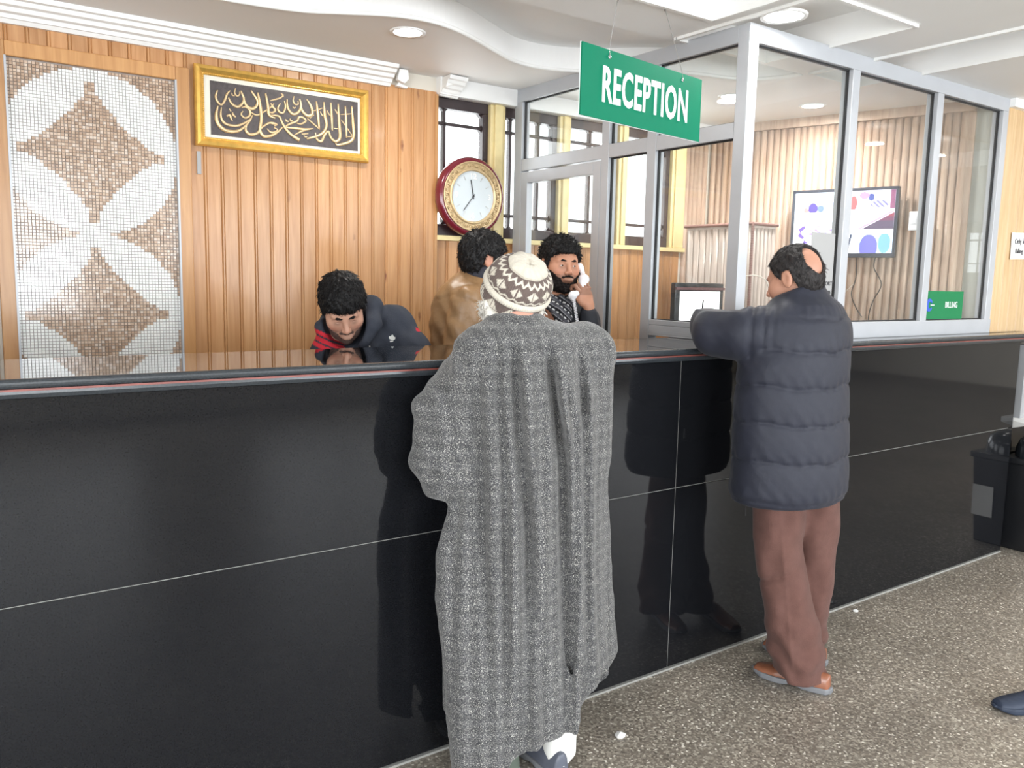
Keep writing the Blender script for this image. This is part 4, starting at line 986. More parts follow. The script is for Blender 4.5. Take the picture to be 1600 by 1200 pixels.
def skin_cols(V, c, R, s_, base, lips=(150, 88, 82), stub=0):
    q = tolocal(V.T, c, R, s_); x, y, z = q; n_ = len(V); col = np.tile(np.array(lin([b/255 for b in base])), (n_, 1))
    def mixin(mask, rgb):
        nonlocal col; m = np.clip(mask, 0, 1)[:, None]; col = col*(1-m)+np.array(lin([b/255 for b in rgb]))*m
    mixin(1.4-np.sqrt((x/.022)**2+((z+.0615)/.009)**2+((y+.092)/.014)**2), lips)
    red = tuple(min(255, int(b*f)) for b, f in zip(base, (1.06, .86, .84)))
    mixin(.28*(1.3-np.sqrt(((np.abs(x)-.045)/.02)**2+((y+.07)/.03)**2+((z+.03)/.02)**2)), red)
    mixin(.3*(1.3-np.sqrt((x/.013)**2+((y+.108)/.016)**2+((z+.03)/.013)**2)), red)
    dk = tuple(int(b*.72) for b in base)
    mixin(.6*(1.3-np.sqrt(((np.abs(x)-.031)/.017)**2+((y+.084)/.02)**2+((z+.006)/.012)**2)), dk)
    if stub:
        m = (z < -.040) & (y < .02) & (z > -.125); mixin(np.where(m, stub, 0.), (70, 56, 52))
    return np.concatenate([col, np.ones((n_, 1))], 1)
HX = ax_((-.105, .105, .003)); HY = ax_((-.14, .125, .003)); HZ = ax_((-.135, .15, .003))
def head_part(name, fn, m, parent, c, R, s_=1.0, X=HX, Y=HY, Z=HZ, cols=None):
    V, Q = surf(lambda x, y, z: fn((x, y, z)), X, Y, Z)
    cl = cols(V) if cols else None
    V = (V*s_) @ np.array(R).T+np.array(c)
    o = link(name, np_mesh(name, V, Q, cl), m, parent)
    if 'hair' in name or 'beard' in name: o['hR'] = [float(v) for v in np.array(R).ravel()]; o['hC'] = [float(v) for v in c]
    return o
def tufts(parent_obj, n_, L_, r_, seed=1, crown=(0, .055, .12), lift=.35, rand=.45, down=.0, zmin=-9):
    """adds short curved locks to a hair shell (same mesh), flowing away from the crown"""
    me = parent_obj.data; nv = len(me.vertices); co = np.empty(nv*3); me.vertices.foreach_get('co', co); co = co.reshape(-1, 3)
    nm = np.empty(nv*3); me.vertices.foreach_get('normal', nm); nm = nm.reshape(-1, 3); R = np.array(parent_obj['hR']).reshape(3, 3); c = np.array(parent_obj['hC'])
    r2_ = np.random.RandomState(seed); loc_ = (co-c) @ R; ok = np.where(loc_[:, 2] > zmin)[0]; idx = r2_.choice(ok, n_); P = co[idx]; N = nm[idx]
    cr = R @ np.array(crown)+c; F = P-cr; F[:, 2] -= down; F += r2_.randn(n_, 3)*np.linalg.norm(F, axis=1)[:, None]*rand; F -= N*(F*N).sum(1)[:, None]; F /= np.linalg.norm(F, axis=1)[:, None]+1e-6
    S = np.cross(F, N); Ls = L_*(.6+.8*r2_.rand(n_)); rs = r_*(.7+.6*r2_.rand(n_)); V = []; 
    for t, rr, lf in ((0, 1, -.15), (.35, .95, .6), (.7, .65, 1.0), (1.0, .05, .75)):
        B = P+F*(Ls*t)[:, None]+N*(Ls*lift*lf*.45)[:, None]
        for a in (0, 2*PI/3, 4*PI/3): V.append(B+S*(rs*rr*math.cos(a)*1.3)[:, None]+N*(rs*rr*math.sin(a))[:, None])
    V = np.stack(V, 1).reshape(-1, 3); base_ = np.arange(n_)[:, None]*12; Q = []
    for k in range(3):
        for a in range(3): Q.append(np.stack([base_[:, 0]+k*3+a, base_[:, 0]+k*3+(a+1) % 3, base_[:, 0]+(k+1)*3+(a+1) % 3, base_[:, 0]+(k+1)*3+a], 1))
    Qo = np.array([p.vertices[:] for p in me.polygons]); V = np.concatenate([co, V]); Q = np.concatenate([Qo]+[q+nv for q in Q])
    m2 = np_mesh(me.name, V, Q)
    for mm in me.materials: m2.materials.append(mm)
    parent_obj.data = m2; del parent_obj['hR']; del parent_obj['hC']
    return parent_obj
def eyes(parent, c, R, s_=1.0, gaze=(0, 0), iris=(44, 28, 20)):
    for sx in (-1, 1):
        V = []; Q = []; cl = []; n1, n2 = 16, 24
        for i in range(n1+1):
            th = PI*i/n1
            for j in range(n2):
                ph = 2*PI*j/n2; v = np.array((math.sin(th)*math.cos(ph), -math.cos(th), math.sin(th)*math.sin(ph)))*.0122
                V.append(v)
                g_ = np.array((gaze[0], -1.0, gaze[1]), float); g_ /= np.linalg.norm(g_); a_ = math.acos(max(-1, min(1, float(v @ g_)/.0122)))
                cl.append(srgb(12, 10, 10) if a_ < .20 else srgb(*iris) if a_ < .50 else srgb(196, 188, 182))
        for i in range(n1):
            for j in range(n2): Q.append((i*n2+j, i*n2+(j+1) % n2, (i+1)*n2+(j+1) % n2, (i+1)*n2+j))
        V = (np.array(V)+np.array((sx*.031, -.0715, .001)))*s_ @ np.array(R).T+np.array(c)
        link('eyeball', np_mesh('eyeball', V, np.array(Q), np.array(cl)), EYEW, parent)
def brows(p):
    m = (np.abs(p[0]), p[1], p[2])
    d_ = smin(rc(m, (.013, -.0885, .0215), (.030, -.0865, .0245), .0036, .0042), rc(m, (.030, -.0865, .0245), (.048, -.071, .0180), .0042, .0018), .004)
    return d_+.0012*np.sin(p[0]*900)*np.sin(p[2]*700+p[0]*500)
def hair_sdf(p, t=.016, line=.062, nape=-.055, side=-.005, tuft=.003, back=.0):
    """shell of hair over the cranium: hairline height `line` at the forehead, lower at sides and nape"""
    x, y, z = p
    base = ell(p, (0, .016, .038), (.078, .098, .088))
    base = smin(base, ell(p, (0, .045, -.012), (.062, .058, .055)), .03)
    d_ = base-t*(.62+.38*np.clip((z-.0)/.09, 0, 1))
    n_ = tuft*(np.sin(x*330+y*60+np.sin(z*60+y*70)*2.2)*.6+np.sin(x*150-z*70+np.sin(y*90)*2)*.7+np.sin(x*90+z*140+y*160+np.sin(x*70)*2)*.7)
    d_ = d_+n_*.8
    # lower limit of the hair as a function of y (front -> back)
    lim = np.interp(y, [-.11, -.07, -.035, -.016, -.002, .030, .052, .1], [line, line-.004, side+.028, side-.020, side+.030, side+.034, nape, nape])
    return smax(d_, (lim+.0015*np.sin(x*260+y*150))-z, .008)
def beard_sdf(p, t=.006, top=-.03, tuft=.0015, must=True):
    x, y, z = p; ax = np.abs(x)
    d_ = head_sdf(p, False)-t-.0015*np.clip((-z-.07)/.04, 0, 1)
    n_ = tuft*(np.sin(x*420+z*200)+np.sin(z*510+y*260+x*90)); d_ = d_+n_
    lim = np.interp(ax, [0, .012, .028, .045, .062, .08], [-.074, -.072, -.060, -.050, -.036, -.012])
    reg = z-lim; reg = smax(reg, y-np.interp(z, [-.12, -.06, .0], [.0, .012, .006]), .006)
    reg = smax(reg, -ell((ax, y, z), (0, -.088, -.0625), (.024, .03, .0095)), .004)
    out = smax(d_, reg, .006)
    if must:
        mu = smin(rc((ax, y, z), (.004, -.098, -.047), (.022, -.088, -.052), .0055, .0045), rc((ax, y, z), (.022, -.088, -.051), (.031, -.077, -.060), .0042, .0045), .004)+n_*.7
        out = smin(out, mu, .004)
    return out
# ---------------- hand: palm centre c, F = finger direction, N = back-of-hand normal, side=+1 thumb towards F x N
def hand_sdf(p, c, Fd, N, curl=30, s_=1.0, side=1, thumb=35):
    Fd = Vector(Fd).normalized(); N = Vector(N); N = (N-Fd*N.dot(Fd)).normalized(); S = Fd.cross(N)*side; c = Vector(c)
    R = np.array((S, Fd, N)).T
    q = tolocal(p, c, R, s_)
    d_ = ell(q, (0, 0, 0), (.041, .046, .014)); d_ = smin(d_, rc(q, (-.005, -.04, 0), (0, -.09, .0), .024, .026), .02)
    for i, (x0, L_) in enumerate(((.030, .070), (.010, .079), (-.011, .073), (-.031, .056))):
        cur = curl*(1+.12*i); pt = np.array((x0, .034, .0)); an = math.radians(cur*.5); pts = [pt]
        for f, da in ((.45, 1.0), (.30, 1.0), (.25, .7)):
            pt = pt+np.array(((x0)*.10*f, math.cos(an)*L_*f, -math.sin(an)*L_*f)); pts.append(pt); an += math.radians(cur*da)
        e = None
        for k in range(3):
            g_ = rc(q, pts[k], pts[k+1], (.0092, .0084, .0076)[k], (.0084, .0076, .0066)[k]); e = g_ if e is None else np.minimum(e, g_)
        d_ = smin(d_, e, .006)
    t = math.radians(thumb); p0 = np.array((.026, -.022, -.004)); p1 = p0+np.array((math.sin(t)*.036, math.cos(t)*.030, -.012)); p2 = p1+np.array((math.sin(t*.5)*.026, math.cos(t*.5)*.030, -.008))
    return smin(d_, np.minimum(rc(q, p0, p1, .0135, .0105), rc(q, p1, p2, .0105, .0085)), .010)
def quilt(z, levels, w_=.010, depth=.014):
    o = 0
    for l in levels: o = o+depth*np.exp(-((z-l)/w_)**2)
    return o
def garment(name, fn, m, parent, X, Y, Z, cols=None):
    V, Q = surf(lambda x, y, z: fn((x, y, z)), X, Y, Z); cl = cols(V) if cols else None
    return link(name, np_mesh(name, V, Q, cl), m, parent)
def lines_of(z): return z
def shoe(parent, heel, toe, m_up, m_sole, h=.075, w_=.047, grp='shoe'):
    """heel, toe: (x,y,z of sole) in the person's frame"""
    heel = np.array(heel, float); toe = np.array(toe, float); L_ = np.linalg.norm((toe-heel)[:2]); a = math.atan2(toe[1]-heel[1], toe[0]-heel[0])
    def outl(q):
        u, v, z = q; wd = np.interp(u, [-.01, .0, .05, .12, .19, .24, .275, .285], [.012, .028, .034, .036, .046, .043, .026, .008])
        return np.maximum(np.abs(v-.004*np.sin(u*12))-wd, np.maximum(-.012-u, u-.287))
    def up_(p):
        z = p[2]; u = p[0]; top = np.interp(u, [0, .05, .10, .16, .22, .27, .29], [h+.01, h+.015, h+.012, .062, .048, .04, .02])
        rr = np.interp(u, [-.01, .0, .05, .12, .19, .24, .275, .285], [.02, .027, .033, .035, .044, .042, .028, .010])
        v = p[1]; zz = np.clip((z-.02)/(top-.02), -1, 1); ww = rr*np.sqrt(np.clip(1-np.clip(zz, 0, 1)**2.6, .02, 1))
        d_ = np.maximum(np.abs(v)-ww, z-top); d_ = smax(d_, .016-z, .004); return smax(d_, np.maximum(-.008-u, u-.282), .012)
    def so(p): 
        o = outl(p)-.003; hz = np.where(p[0] < .085, .0, .008*np.clip((p[0]-.085)/.02, 0, 1)*np.clip((.16-p[0])/.03, 0, 1)); tz = .012*np.clip((p[0]-.22)/.06, 0, 1)**2
        return smax(smax(o, p[2]-.024, .003), hz+tz-p[2], .003)
    X = ax_((-.03, .30, .005)); Y = ax_((-.065, .065, .004)); Z = ax_((-.012, .11, .004)); sc_ = L_/.285
    Rz = np.array(Matrix.Rotation(a, 3, 'Z')); ob = None
    for nm, f_, m in (('shoe', up_, m_up), ('sole', so, m_sole)):
        V, Q = surf(lambda x, y, z: f_((x, y, z)), X, Y, Z); V = (V*np.array((sc_, 1, 1))) @ Rz.T+heel
        o = link(nm, np_mesh(nm, V, Q), m, parent if ob is None else ob); ob = ob or o
    return ob
def person(label, loc, az=0):
    return thing('person', label, 'person', loc, (0, 0, -az))
def axes_for(lo, hi, fine, hf, hc):
    """fine = list of (a, b) intervals meshed at hf, the rest at hc"""
    cuts = sorted([lo]+[v for f in fine for v in (max(lo, f[0]), min(hi, f[1]))]+[hi]); seg = []
    for a, b in zip(cuts[:-1], cuts[1:]):
        if b-a < 1e-6: continue
        m = (a+b)/2; seg.append((a, b, hf if any(f[0] <= m <= f[1] for f in fine) else hc))
    return ax_(*seg)
def mk_body(parent, head, torso, arms, legs, base, fine_head=True, stub=0, nback=.035):
    """one continuous skin surface: head, neck, trunk, arms with five-fingered hands, legs"""
    c, R, s_ = head
    def fn(x, y, z):
        p = (x, y, z); q = tolocal(p, c, R, s_)
        d_ = np.minimum(head_sdf(q, fine_head)*s_, 9)
        d_ = smin(d_, neck_sdf(q, nback)*s_, .02)
        d_ = smin(d_, chain(p, [t[0] for t in torso], [t[1] for t in torso], .05), .05)
        for a in arms:
            d_ = smin(d_, chain(p, a['pts'], a['rs'], .02), .04)
            if 'hand' in a: 
                h = a['hand']; d_ = smin(d_, hand_sdf(p, *h['c'], curl=h.get('curl', 30), side=h.get('side', 1), thumb=h.get('thumb', 35)), .012)
        for l in legs: d_ = smin(d_, chain(p, l[0], l[1], .02), .05)
        return d_
    allp = [t[0] for t in torso]+[q for a in arms for q in a['pts']]+[q for l in legs for q in l[0]]+[c]
    lo = [min(q[i] for q in allp)-.22 for i in range(3)]; hi = [max(q[i] for q in allp)+.22 for i in range(3)]; lo[2] = min(q[2] for q in allp)-.09
    fines = []
    for i in range(3):
        f = [(c[i]-.135*s_, c[i]+.135*s_)]
        for a in arms:
            if 'hand' in a: hc = a['hand']['c'][0]; f.append((hc[i]-.11, hc[i]+.11))
        fines.append(f)
    hf = .0032 if fine_head else .0045
    V, Q = surf(fn, *[axes_for(lo[i], hi[i], fines[i], hf, .011) for i in range(3)])
    return link('body', np_mesh('body', V, Q, skin_cols(V, c, R, s_, base, stub=stub)), SKIN, parent)
def yfront(fn, x, z, y0=-.6, y1=.6):
    ys = np.linspace(y0, y1, 600).astype(F32); v = fn((np.full(600, x, F32), ys, np.full(600, z, F32))); i = int(np.argmax(v < 0)); return float(ys[i]) if v[i] < 0 else 0
def decal(name, fn, polys, m, parent, off_=.0025):
    """thin patches laid on the front of a garment; polys: lists of (x, z)"""
    mb = MB()
    for pl in polys:
        f = [(x, yfront(fn, x, z)-off_, z) for x, z in pl]; k = len(f); b_ = [(x, y+off_*2, z) for x, y, z in f]
        mb.add(f+b_, [tuple(range(k)), tuple(range(k, 2*k))[::-1]]+[(i, k+i, k+(i+1) % k, (i+1) % k) for i in range(k)])
    return mb.build(name, m, parent)
def rotz(R, a): return np.array(Matrix.Rotation(-a, 3, 'Z')) @ R

# ================================================================== 1. OLD MAN IN TWEED CLOAK (back to us, elbow on the counter)
AZ1 = math.radians(37.78); c1, s1 = math.cos(AZ1), math.sin(AZ1)
def cl1(x, y, z): return (x*c1+y*s1, -x*s1+y*c1, z)
O1 = (1.55, 2.0, 0)
old = person('person seen from behind in long grey tweed cloak and patterned knit cap leaning on counter', O1)
hc1 = cl1(-.112, .02, 1.495); R1 = rotz(rmat(-150, 12, 0) , AZ1)
hand1 = {'c': ((.135, .215, 1.368), (-1, -.1, .12), (0, -.35, .93)), 'curl': 22, 'side': -1}
mk_body(old, (hc1, R1, .97), [(cl1(-.04, .03, .92), .085), (cl1(-.05, .03, 1.15), .085), (cl1(-.07, .02, 1.30), .075)],
    [{'pts': [cl1(.02, .05, 1.31), (.225, .10, 1.315), (.20, .19, 1.352)], 'rs': [.05, .04, .028], 'hand': hand1},
     {'pts': [cl1(-.20, 0, 1.30), cl1(-.27, -.06, 1.06), cl1(-.20, .0, .96)], 'rs': [.055, .042, .03]}],
    [([cl1(-.08, .03, .9), cl1(-.08, .03, .5), cl1(-.075, .02, .10)], [.07, .05, .04]), ([cl1(.0, .03, .9), cl1(.02, .02, .5), cl1(.05, -.02, .10)], [.07, .05, .04])], (196, 146, 128), False)
cloak_tab = [(1.44, -.17, -.02), (1.425, -.19, .0), (1.405, -.235, .07), (1.375, -.27, .12), (1.32, -.285, .155), (1.2, -.282, .188), (1.02, -.272, .188), (.87, -.285, .195), (.75, -.318, .205), (.6, -.322, .214), (.44, -.305, .23), (.31, -.298, .248), (.15, -.292, .262), (-.05, -.28, .265)]
def interp(z, pr):
    pr = sorted(pr); return np.interp(z, [a for a, b in pr], [b for a, b in pr])
def cloak(p):
    x, y, z = p; xc = x*c1-y*s1; yc = x*s1+y*c1
    d_, th = column(p, cloak_tab, AZ1, .52)
    amp = interp(z, [(0, .020), (.5, .017), (1.0, .011), (1.3, .005), (1.42, .0)])
    f = np.cos(9*th+2.2*np.sin(z*1.3)+.5)+.6*np.cos(15*th+1.7+z*1.5)+.4*np.cos(23*th-z*2)
    d_ = d_-amp*f*.55
    near = np.clip(-yc*14+.4, 0, 1)*np.clip(.26+(z-.15)*1.1, .26, 1)
    for pr, dp, w_ in (([(1.36, -.10), (1.0, -.065), (.8, -.045), (.05, -.028)], .050, .016), ([(1.34, .0), (1.0, .052), (.6, .07), (.2, .085)], .056, .017), ([(1.30, -.20), (.8, -.175), (.4, -.145), (0, -.13)], .036, .014),
                       ([(1.38, .09), (1.1, .115), (.7, .13), (.3, .15)], .034, .012), ([(1.36, -.15), (1.15, -.13), (.95, -.115), (.6, -.10)], .026, .010), ([(1.30, .04), (1.1, .085), (.85, .10)], .022, .009), ([(1.2, -.262), (.9, -.25), (.5, -.26), (.2, -.25)], .018, .014)):
        xg = interp(z, pr); fade = np.clip((pr[0][0]+.04-z)*8, 0, 1)
        d_ = d_+near*fade*(dp*np.exp(-((xc-xg)/w_)**2)-dp*.55*np.exp(-((xc-xg-w_*2.2)/(w_*1.4))**2))
    # sleeves
    L1 = chain(p, [cl1(-.225, .0, 1.325), cl1(-.290, -.09, 1.13), cl1(-.290, -.105, 1.00), cl1(-.235, -.04, .955)], [.070, .100, .098, .060], .05)
    L1 = L1+.005*np.sin(z*70+xc*30)*np.sin(xc*40+1)+.006*np.sin(z*38-xc*25)
    L2 = chain(p, [cl1(.0, .03, 1.335), cl1(.11, .13, 1.325), cl1(.125, .20, 1.318)], [.070, .082, .078], .05)
    L2 = smin(L2, chain(p, [cl1(.125, .20, 1.318), (.225, .175, 1.35)], [.07, .05], .03), .04)
    L2 = L2+.006*np.sin(xc*95+z*40)*np.clip((1.42-z)*20, 0, 1)
    drape = rc(p, cl1(.125, .12, 1.28), cl1(.125, .10, 1.0), .072, .07)+.004*np.sin(xc*80)
    d_ = smin(d_, L1, .03); d_ = smin(d_, L2, .05); d_ = smin(d_, drape, .06)
    # stand-up collar
    cc = cl1(-.105, .0, 1.412); d_ = smin(d_, ell(p, cc, (.098, .092, .040)), .02)
    # hollow skirt and uneven hem
    inner = d_+.030
    d_ = np.where(z < .24, smax(d_, -inner, .004), d_)
    hem = np.interp(xc, [-.33, -.275, -.262, -.10, -.075, -.02, .0, .12, .135, .26], [.22, .20, .05, .055, .125, .15, .155, .165, .24, .36])
    hem = np.where(yc > .03, np.interp(xc, [-.3, -.25, .1, .26], [.2, .12, .16, .32]), hem)
    d_ = smax(d_, hem-z, .004)
    return d_+.0012*wob(p, 60)
garment('tweed_cloak', cloak, TWEED, old, ax_((-.50, .52, .0085)), ax_((-.42, .42, .0085)), ax_((-.0, 1.50, .0095)))
def shalw(p):
    x, y, z = p; xc = x*c1-y*s1
    a, _ = column(p, [(.8, -.15, .0, .0), (.3, -.145, .005, .0), (.12, -.135, .0, .0), (.095, -.13, -.01, .0)], AZ1, .9); b, _ = column(p, [(.8, -.05, .08, .0), (.3, -.01, .108, .01), (.14, .0, .125, -.01), (.045, .015, .128, -.05)], AZ1, .9)
    d_ = smin(a, b, .02)+.006*np.sin(xc*60+z*14); return np.where(z < .14, smax(d_, -(d_+.018), .003), d_)
garment('white_trousers', shalw, WHC, old, ax_((-.3, .3, .007)), ax_((-.3, .3, .007)), ax_((.02, .84, .009)))
a = np.array(cl1(.075, -.10, 0)); shoe(old, a, a+np.array((.02, .27, 0)), SHOEG, SOLE, .08)
a = np.array(cl1(-.075, -.10, 0)); shoe(old, a, a+np.array((-.02, .25, 0)), mat('olive_grey_shoe', (96, 106, 96), .5), SOLE, .08)
# white beard glimpsed past the cheek
head_part('white_beard', lambda p: smin(beard_sdf(p, .020, must=False, tuft=.003), ell((np.abs(p[0]), p[1], p[2]), (.058, -.012, -.045), (.022, .034, .042))+.003*np.sin(p[2]*260+p[0]*120), .02), WBEARD, old, hc1, R1, .97, ax_((-.11, .11, .004)), ax_((-.14, .11, .004)), ax_((-.16, .06, .004))); tufts(old.children[-1] if old.children[-1].name.startswith('white_beard') else [o for o in old.children if o.name.startswith('white_beard')][0], 1800, .014, .0009, 8, crown=(0, 0, .1), rand=.5, lift=.6)
# knit cap: lathe with bands of brown and cream knitting
ck_prof = [(.094, -.004), (.099, .000), (.1025, .008), (.1035, .018), (.1035, .030), (.1030, .042), (.1025, .052), (.1085, .056), (.1115, .062), (.1110, .070), (.1065, .076), (.1035, .080), (.1040, .092), (.1015, .107), (.0965, .122), (.088, .136), (.078, .146), (.066, .152), (.0615, .1565), (.0635, .160), (.060, .167), (.050, .175), (.036, .180), (.020, .181), (.010, .177), (.0, .174)]
pr = catmull(ck_prof, 5); NT = 360; V = []; cl_ = []; Q = []
CRM, BRN = np.array(srgb(206, 199, 185)), np.array(srgb(104, 91, 86))
def capcol(th, h, i):
    if h < .012 and i < 60: return CRM
    if .012 <= h < .052:
        t = (th*10/(2*PI)) % 1; u = abs(2*t-1); v = (h-.014)/.036
        if abs(v-.5) < .46 and u < (1-v)*.85 and u > .05: return CRM if int((t*14)) % 2 == 0 or u < .25 else BRN*.4+CRM*.6
        return BRN
    if .052 <= h < .079: return CRM*(.94 if int(th*NT/(2*PI)*.5) % 2 else 1)
    if .079 <= h < .154:
        v = (h-.079)/.075; t2 = (th*22/(2*PI)) % 1; z2 = abs(2*t2-1)
        if abs(v-.78-.14*z2) < .05: return CRM
        if abs(v-.06-.12*z2) < .045: return CRM
        t = (th*11/(2*PI)) % 1; u = abs(2*t-1)*.62; w2 = abs(v-.46)/.26
        if u+w2*.5 < .46 and abs(t-.5) > .035: return CRM if (int(th*NT/(2*PI)) % 3 or w2 < .3) else BRN*.35+CRM*.65
        return BRN
    return CRM*(1-.06*(math.sin(th*16+h*200) > .3))
for i, (r, h) in enumerate(pr):
    for k in range(NT):
        t = 2*PI*k/NT; r_ = r+.0009*math.sin(t*90)+(.0022*math.sin(t*8+1)*max(0, (h-.13)/.04) if r > .005 else 0); r_ = r_*(1+.03*math.cos(2*t))
        V.append((r_*math.cos(t), r_*math.sin(t), h)); c_ = capcol(t, h, i*1.0 if h < .06 else 99); cl_.append((c_[0], c_[1], c_[2], 1))
for i in range(len(pr)-1):
    for k in range(NT): Q.append((i*NT+k, i*NT+(k+1) % NT, (i+1)*NT+(k+1) % NT, (i+1)*NT+k))
axis = Vector(cl1(.40, -.56, .76)).normalized(); side_ = axis.cross(Vector((0, 1, 0))).normalized(); fwd = axis.cross(side_)
Rc = np.array((side_, fwd, axis)).T
V = (np.array(V)*np.array((.97, .97, .88))) @ Rc.T+np.array(cl1(-.121, .045, 1.481)); link('knit_cap', np_mesh('knit_cap', V, np.array(Q), np.array(cl_)), ATTR, old)

# ================================================================== 2. BALD MAN IN NAVY PUFFER JACKET
AZ2 = math.radians(54.87); c2, s2 = math.cos(AZ2), math.sin(AZ2)
def cl2(x, y, z): return (x*c2+y*s2, -x*s2+y*c2, z)
nav = person('person with bald crown in navy puffer jacket and brown trousers writing at the counter', (2.70, 1.90, 0))
hc2 = cl2(-.066, .0, 1.562); R2 = rotz(rmat(-117, 14, 0), AZ2)
handL = {'c': ((-.02, .475, 1.415), (.55, .6, .0), (-.2, -.1, .95)), 'curl': 45, 'side': 1}
handR = {'c': ((.10, .50, 1.345), (-.5, .5, -.1), (.1, 0, 1)), 'curl': 25, 'side': -1}
mk_body(nav, (hc2, R2, 1.0), [((-.03, .02, .93), .10), ((-.03, .02, 1.15), .10), ((-.03, .03, 1.34), .09)],
    [{'pts': [(-.17, .03, 1.38), (-.265, .20, 1.375), (-.11, .40, 1.40)], 'rs': [.05, .042, .03], 'hand': handL}, {'pts': [(.14, .03, 1.37), (.20, .24, 1.36), (.15, .43, 1.35)], 'rs': [.05, .042, .03], 'hand': handR}],
    [([cl2(-.07, .0, .88), cl2(-.036, -.035, .48), cl2(.045, -.02, .10)], [.07, .05, .038]), ([cl2(.06, .05, .88), cl2(.08, .09, .48), cl2(.08, .13, .10)], [.07, .05, .038])], (182, 134, 112), True)
QZ = [1.43, 1.31, 1.18, 1.045, .905]
jt = [(.72, -.225, .150), (.745, -.240, .163), (.78, -.246, .170), (.83, -.243, .171), (.95, -.246, .166), (1.04, -.248, .160), (1.19, -.245, .150), (1.26, -.238, .150), (1.33, -.215, .150), (1.42, -.185, .138), (1.475, -.15, .108), (1.51, -.128, .068), (1.54, -.118, .046), (1.62, -.112, .040)]
def puffer(p):
    x, y, z = p; xc = x*c2-y*s2
    d_, th = column(p, jt, AZ2, .68, cap=.01)
    zz = z+.006*np.sin(th*3+1)+.004*np.sin(th*7)
    puff = 0
    lv = [.735]+sorted(QZ)+[1.50]
    for a, b in zip(lv[:-1], lv[1:]): puff = puff+np.where((zz > a) & (zz < b), np.sqrt(np.clip((zz-a)*(b-zz), 0, 1))*.10, 0)
    d_ = d_-puff+.005*np.exp(-((zz-.755)/.005)**2)
    for l_ in QZ: d_ = d_+.005*np.exp(-((zz-l_)/.0045)**2)
    d_ = d_+.0018*np.sin(th*26+zz*30)*np.exp(-((np.abs((zz-1.18+.067*20) % .135-.0675)-.0675)/.02)**2)
    # left sleeve (near) and right sleeve
    A1 = chain(p, [(-.15, .02, 1.385), (-.235, .10, 1.37), (-.275, .195, 1.365)], [.088, .092, .086], .05)
    A1 = smin(A1, chain(p, [(-.275, .195, 1.365), (-.19, .31, 1.385), (-.10, .41, 1.395)], [.082, .07, .052], .05), .05)
    s_ = (x+.15)*-.55+(y-.02)*.83
    A1 = A1+.010*np.exp(-((s_-.09)/.010)**2)+.006*np.exp(-((s_-.045)/.006)**2)-.004*np.cos(s_*42)+.005*np.exp(-((s_-.015)/.008)**2)
    A2 = chain(p, [(.15, .03, 1.37), (.21, .22, 1.37), (.16, .40, 1.365)], [.088, .078, .05], .05)
    d_ = smin(d_, A1, .025); d_ = smin(d_, A2, .05)
    neck = ell(p, (hc2[0]+.012, hc2[1]-.01, 1.56), (.078, .082, .10)); d_ = smax(d_, -neck, .01)
    top = 1.492+.44*(xc+.155); d_ = smax(d_, np.where(z > 1.45, z-top, -1), .012)
    hem = .735; d_ = smax(d_, hem-z, .01)
    return d_+.0014*wob(p, 48)
garment('puffer_jacket', puffer, NAVYQ, nav, ax_((-.44, .42, .0075)), ax_((-.32, .50, .0075)), ax_((.71, 1.64, .0075)))
def trs(p):
    x, y, z = p; xc = x*c2-y*s2
    a, _ = column(p, [(.95, -.17, .05, .0), (.77, -.172, .035, -.01), (.58, -.156, .03, -.03), (.436, -.128, .053, -.035), (.25, -.096, .104, -.03), (.1, -.062, .144, -.02), (.03, -.052, .146, -.02)], AZ2, .85)
    b, _ = column(p, [(.95, -.04, .155, .05), (.77, -.02, .158, .06), (.58, .0, .155, .08), (.32, .03, .150, .11), (.1, .01, .142, .15), (.03, .01, .142, .15)], AZ2, .85)
    wr = .006*np.sin(z*58+xc*30+2*np.sin(xc*30))*np.clip((.34-z)*5, 0, 1)-.0035*np.exp(-((xc+.06+.12*(.7-z)*-1.1)/.006)**2)*(z > .1)+.010*np.exp(-((z-.47-.5*(xc+.02))/.012)**2)*np.clip(-xc*20+.3, 0, 1)+.0035*np.sin(z*24+xc*55)+.003*np.sin(xc*70-z*12)
    d_ = np.minimum(a, b); d_ = smin(a, b, np.float32(.02))+wr
    hemz = .052-.12*(xc-.05)*0; d_ = smax(d_, np.where(xc > .0, .040, .06+(-xc)*.25)-z, .004)
    return np.where(z < .09, smax(d_, -(d_+.020), .003), d_)
garment('corduroy_trousers', trs, CORD, nav, ax_((-.30, .34, .007)), ax_((-.30, .36, .007)), ax_((.02, .96, .008)))
shoe(nav, (.050, -.150, 0), (-.040, .128, 0), SHOEL, SOLE, .066)
shoe(nav, (.245, .0, 0), (.175, .25, 0), SHOEL, SOLE, .065)
def bald(p):
    h = hair_sdf(p, .008, .088, -.062, .0, .0016)
    h = smax(h, -ell(p, (0.010, .100, .062), (.050, .050, .062)), .006)
    return smax(h, -ell(p, (0, -.07, .10), (.052, .055, .045)), .01)
tufts(head_part('greying_hair', bald, HAIRG, nav, hc2, R2, 1.0), 2200, .013, .0009, 3, rand=.25, lift=.12)
head_part('eyebrows', brows, HAIRG, nav, hc2, R2, 1.0, ax_((-.06, .06, .0025)), ax_((-.10, -.05, .0025)), ax_((.005, .04, .0025)))
eyes(nav, hc2, R2, 1.0)
o = MB().box(-.004, .004, -.003, .003, -.02, .02).build('zip_pull', STEEL, nav, bevel=.001); o.location = cl2(-.252, -.02, .93)
o = MB().tube([cl2(-.19, -.06, .78), cl2(-.188, -.07, .71), cl2(-.186, -.07, .665)], .0022, 6).build('drawstring', CABLE, nav)
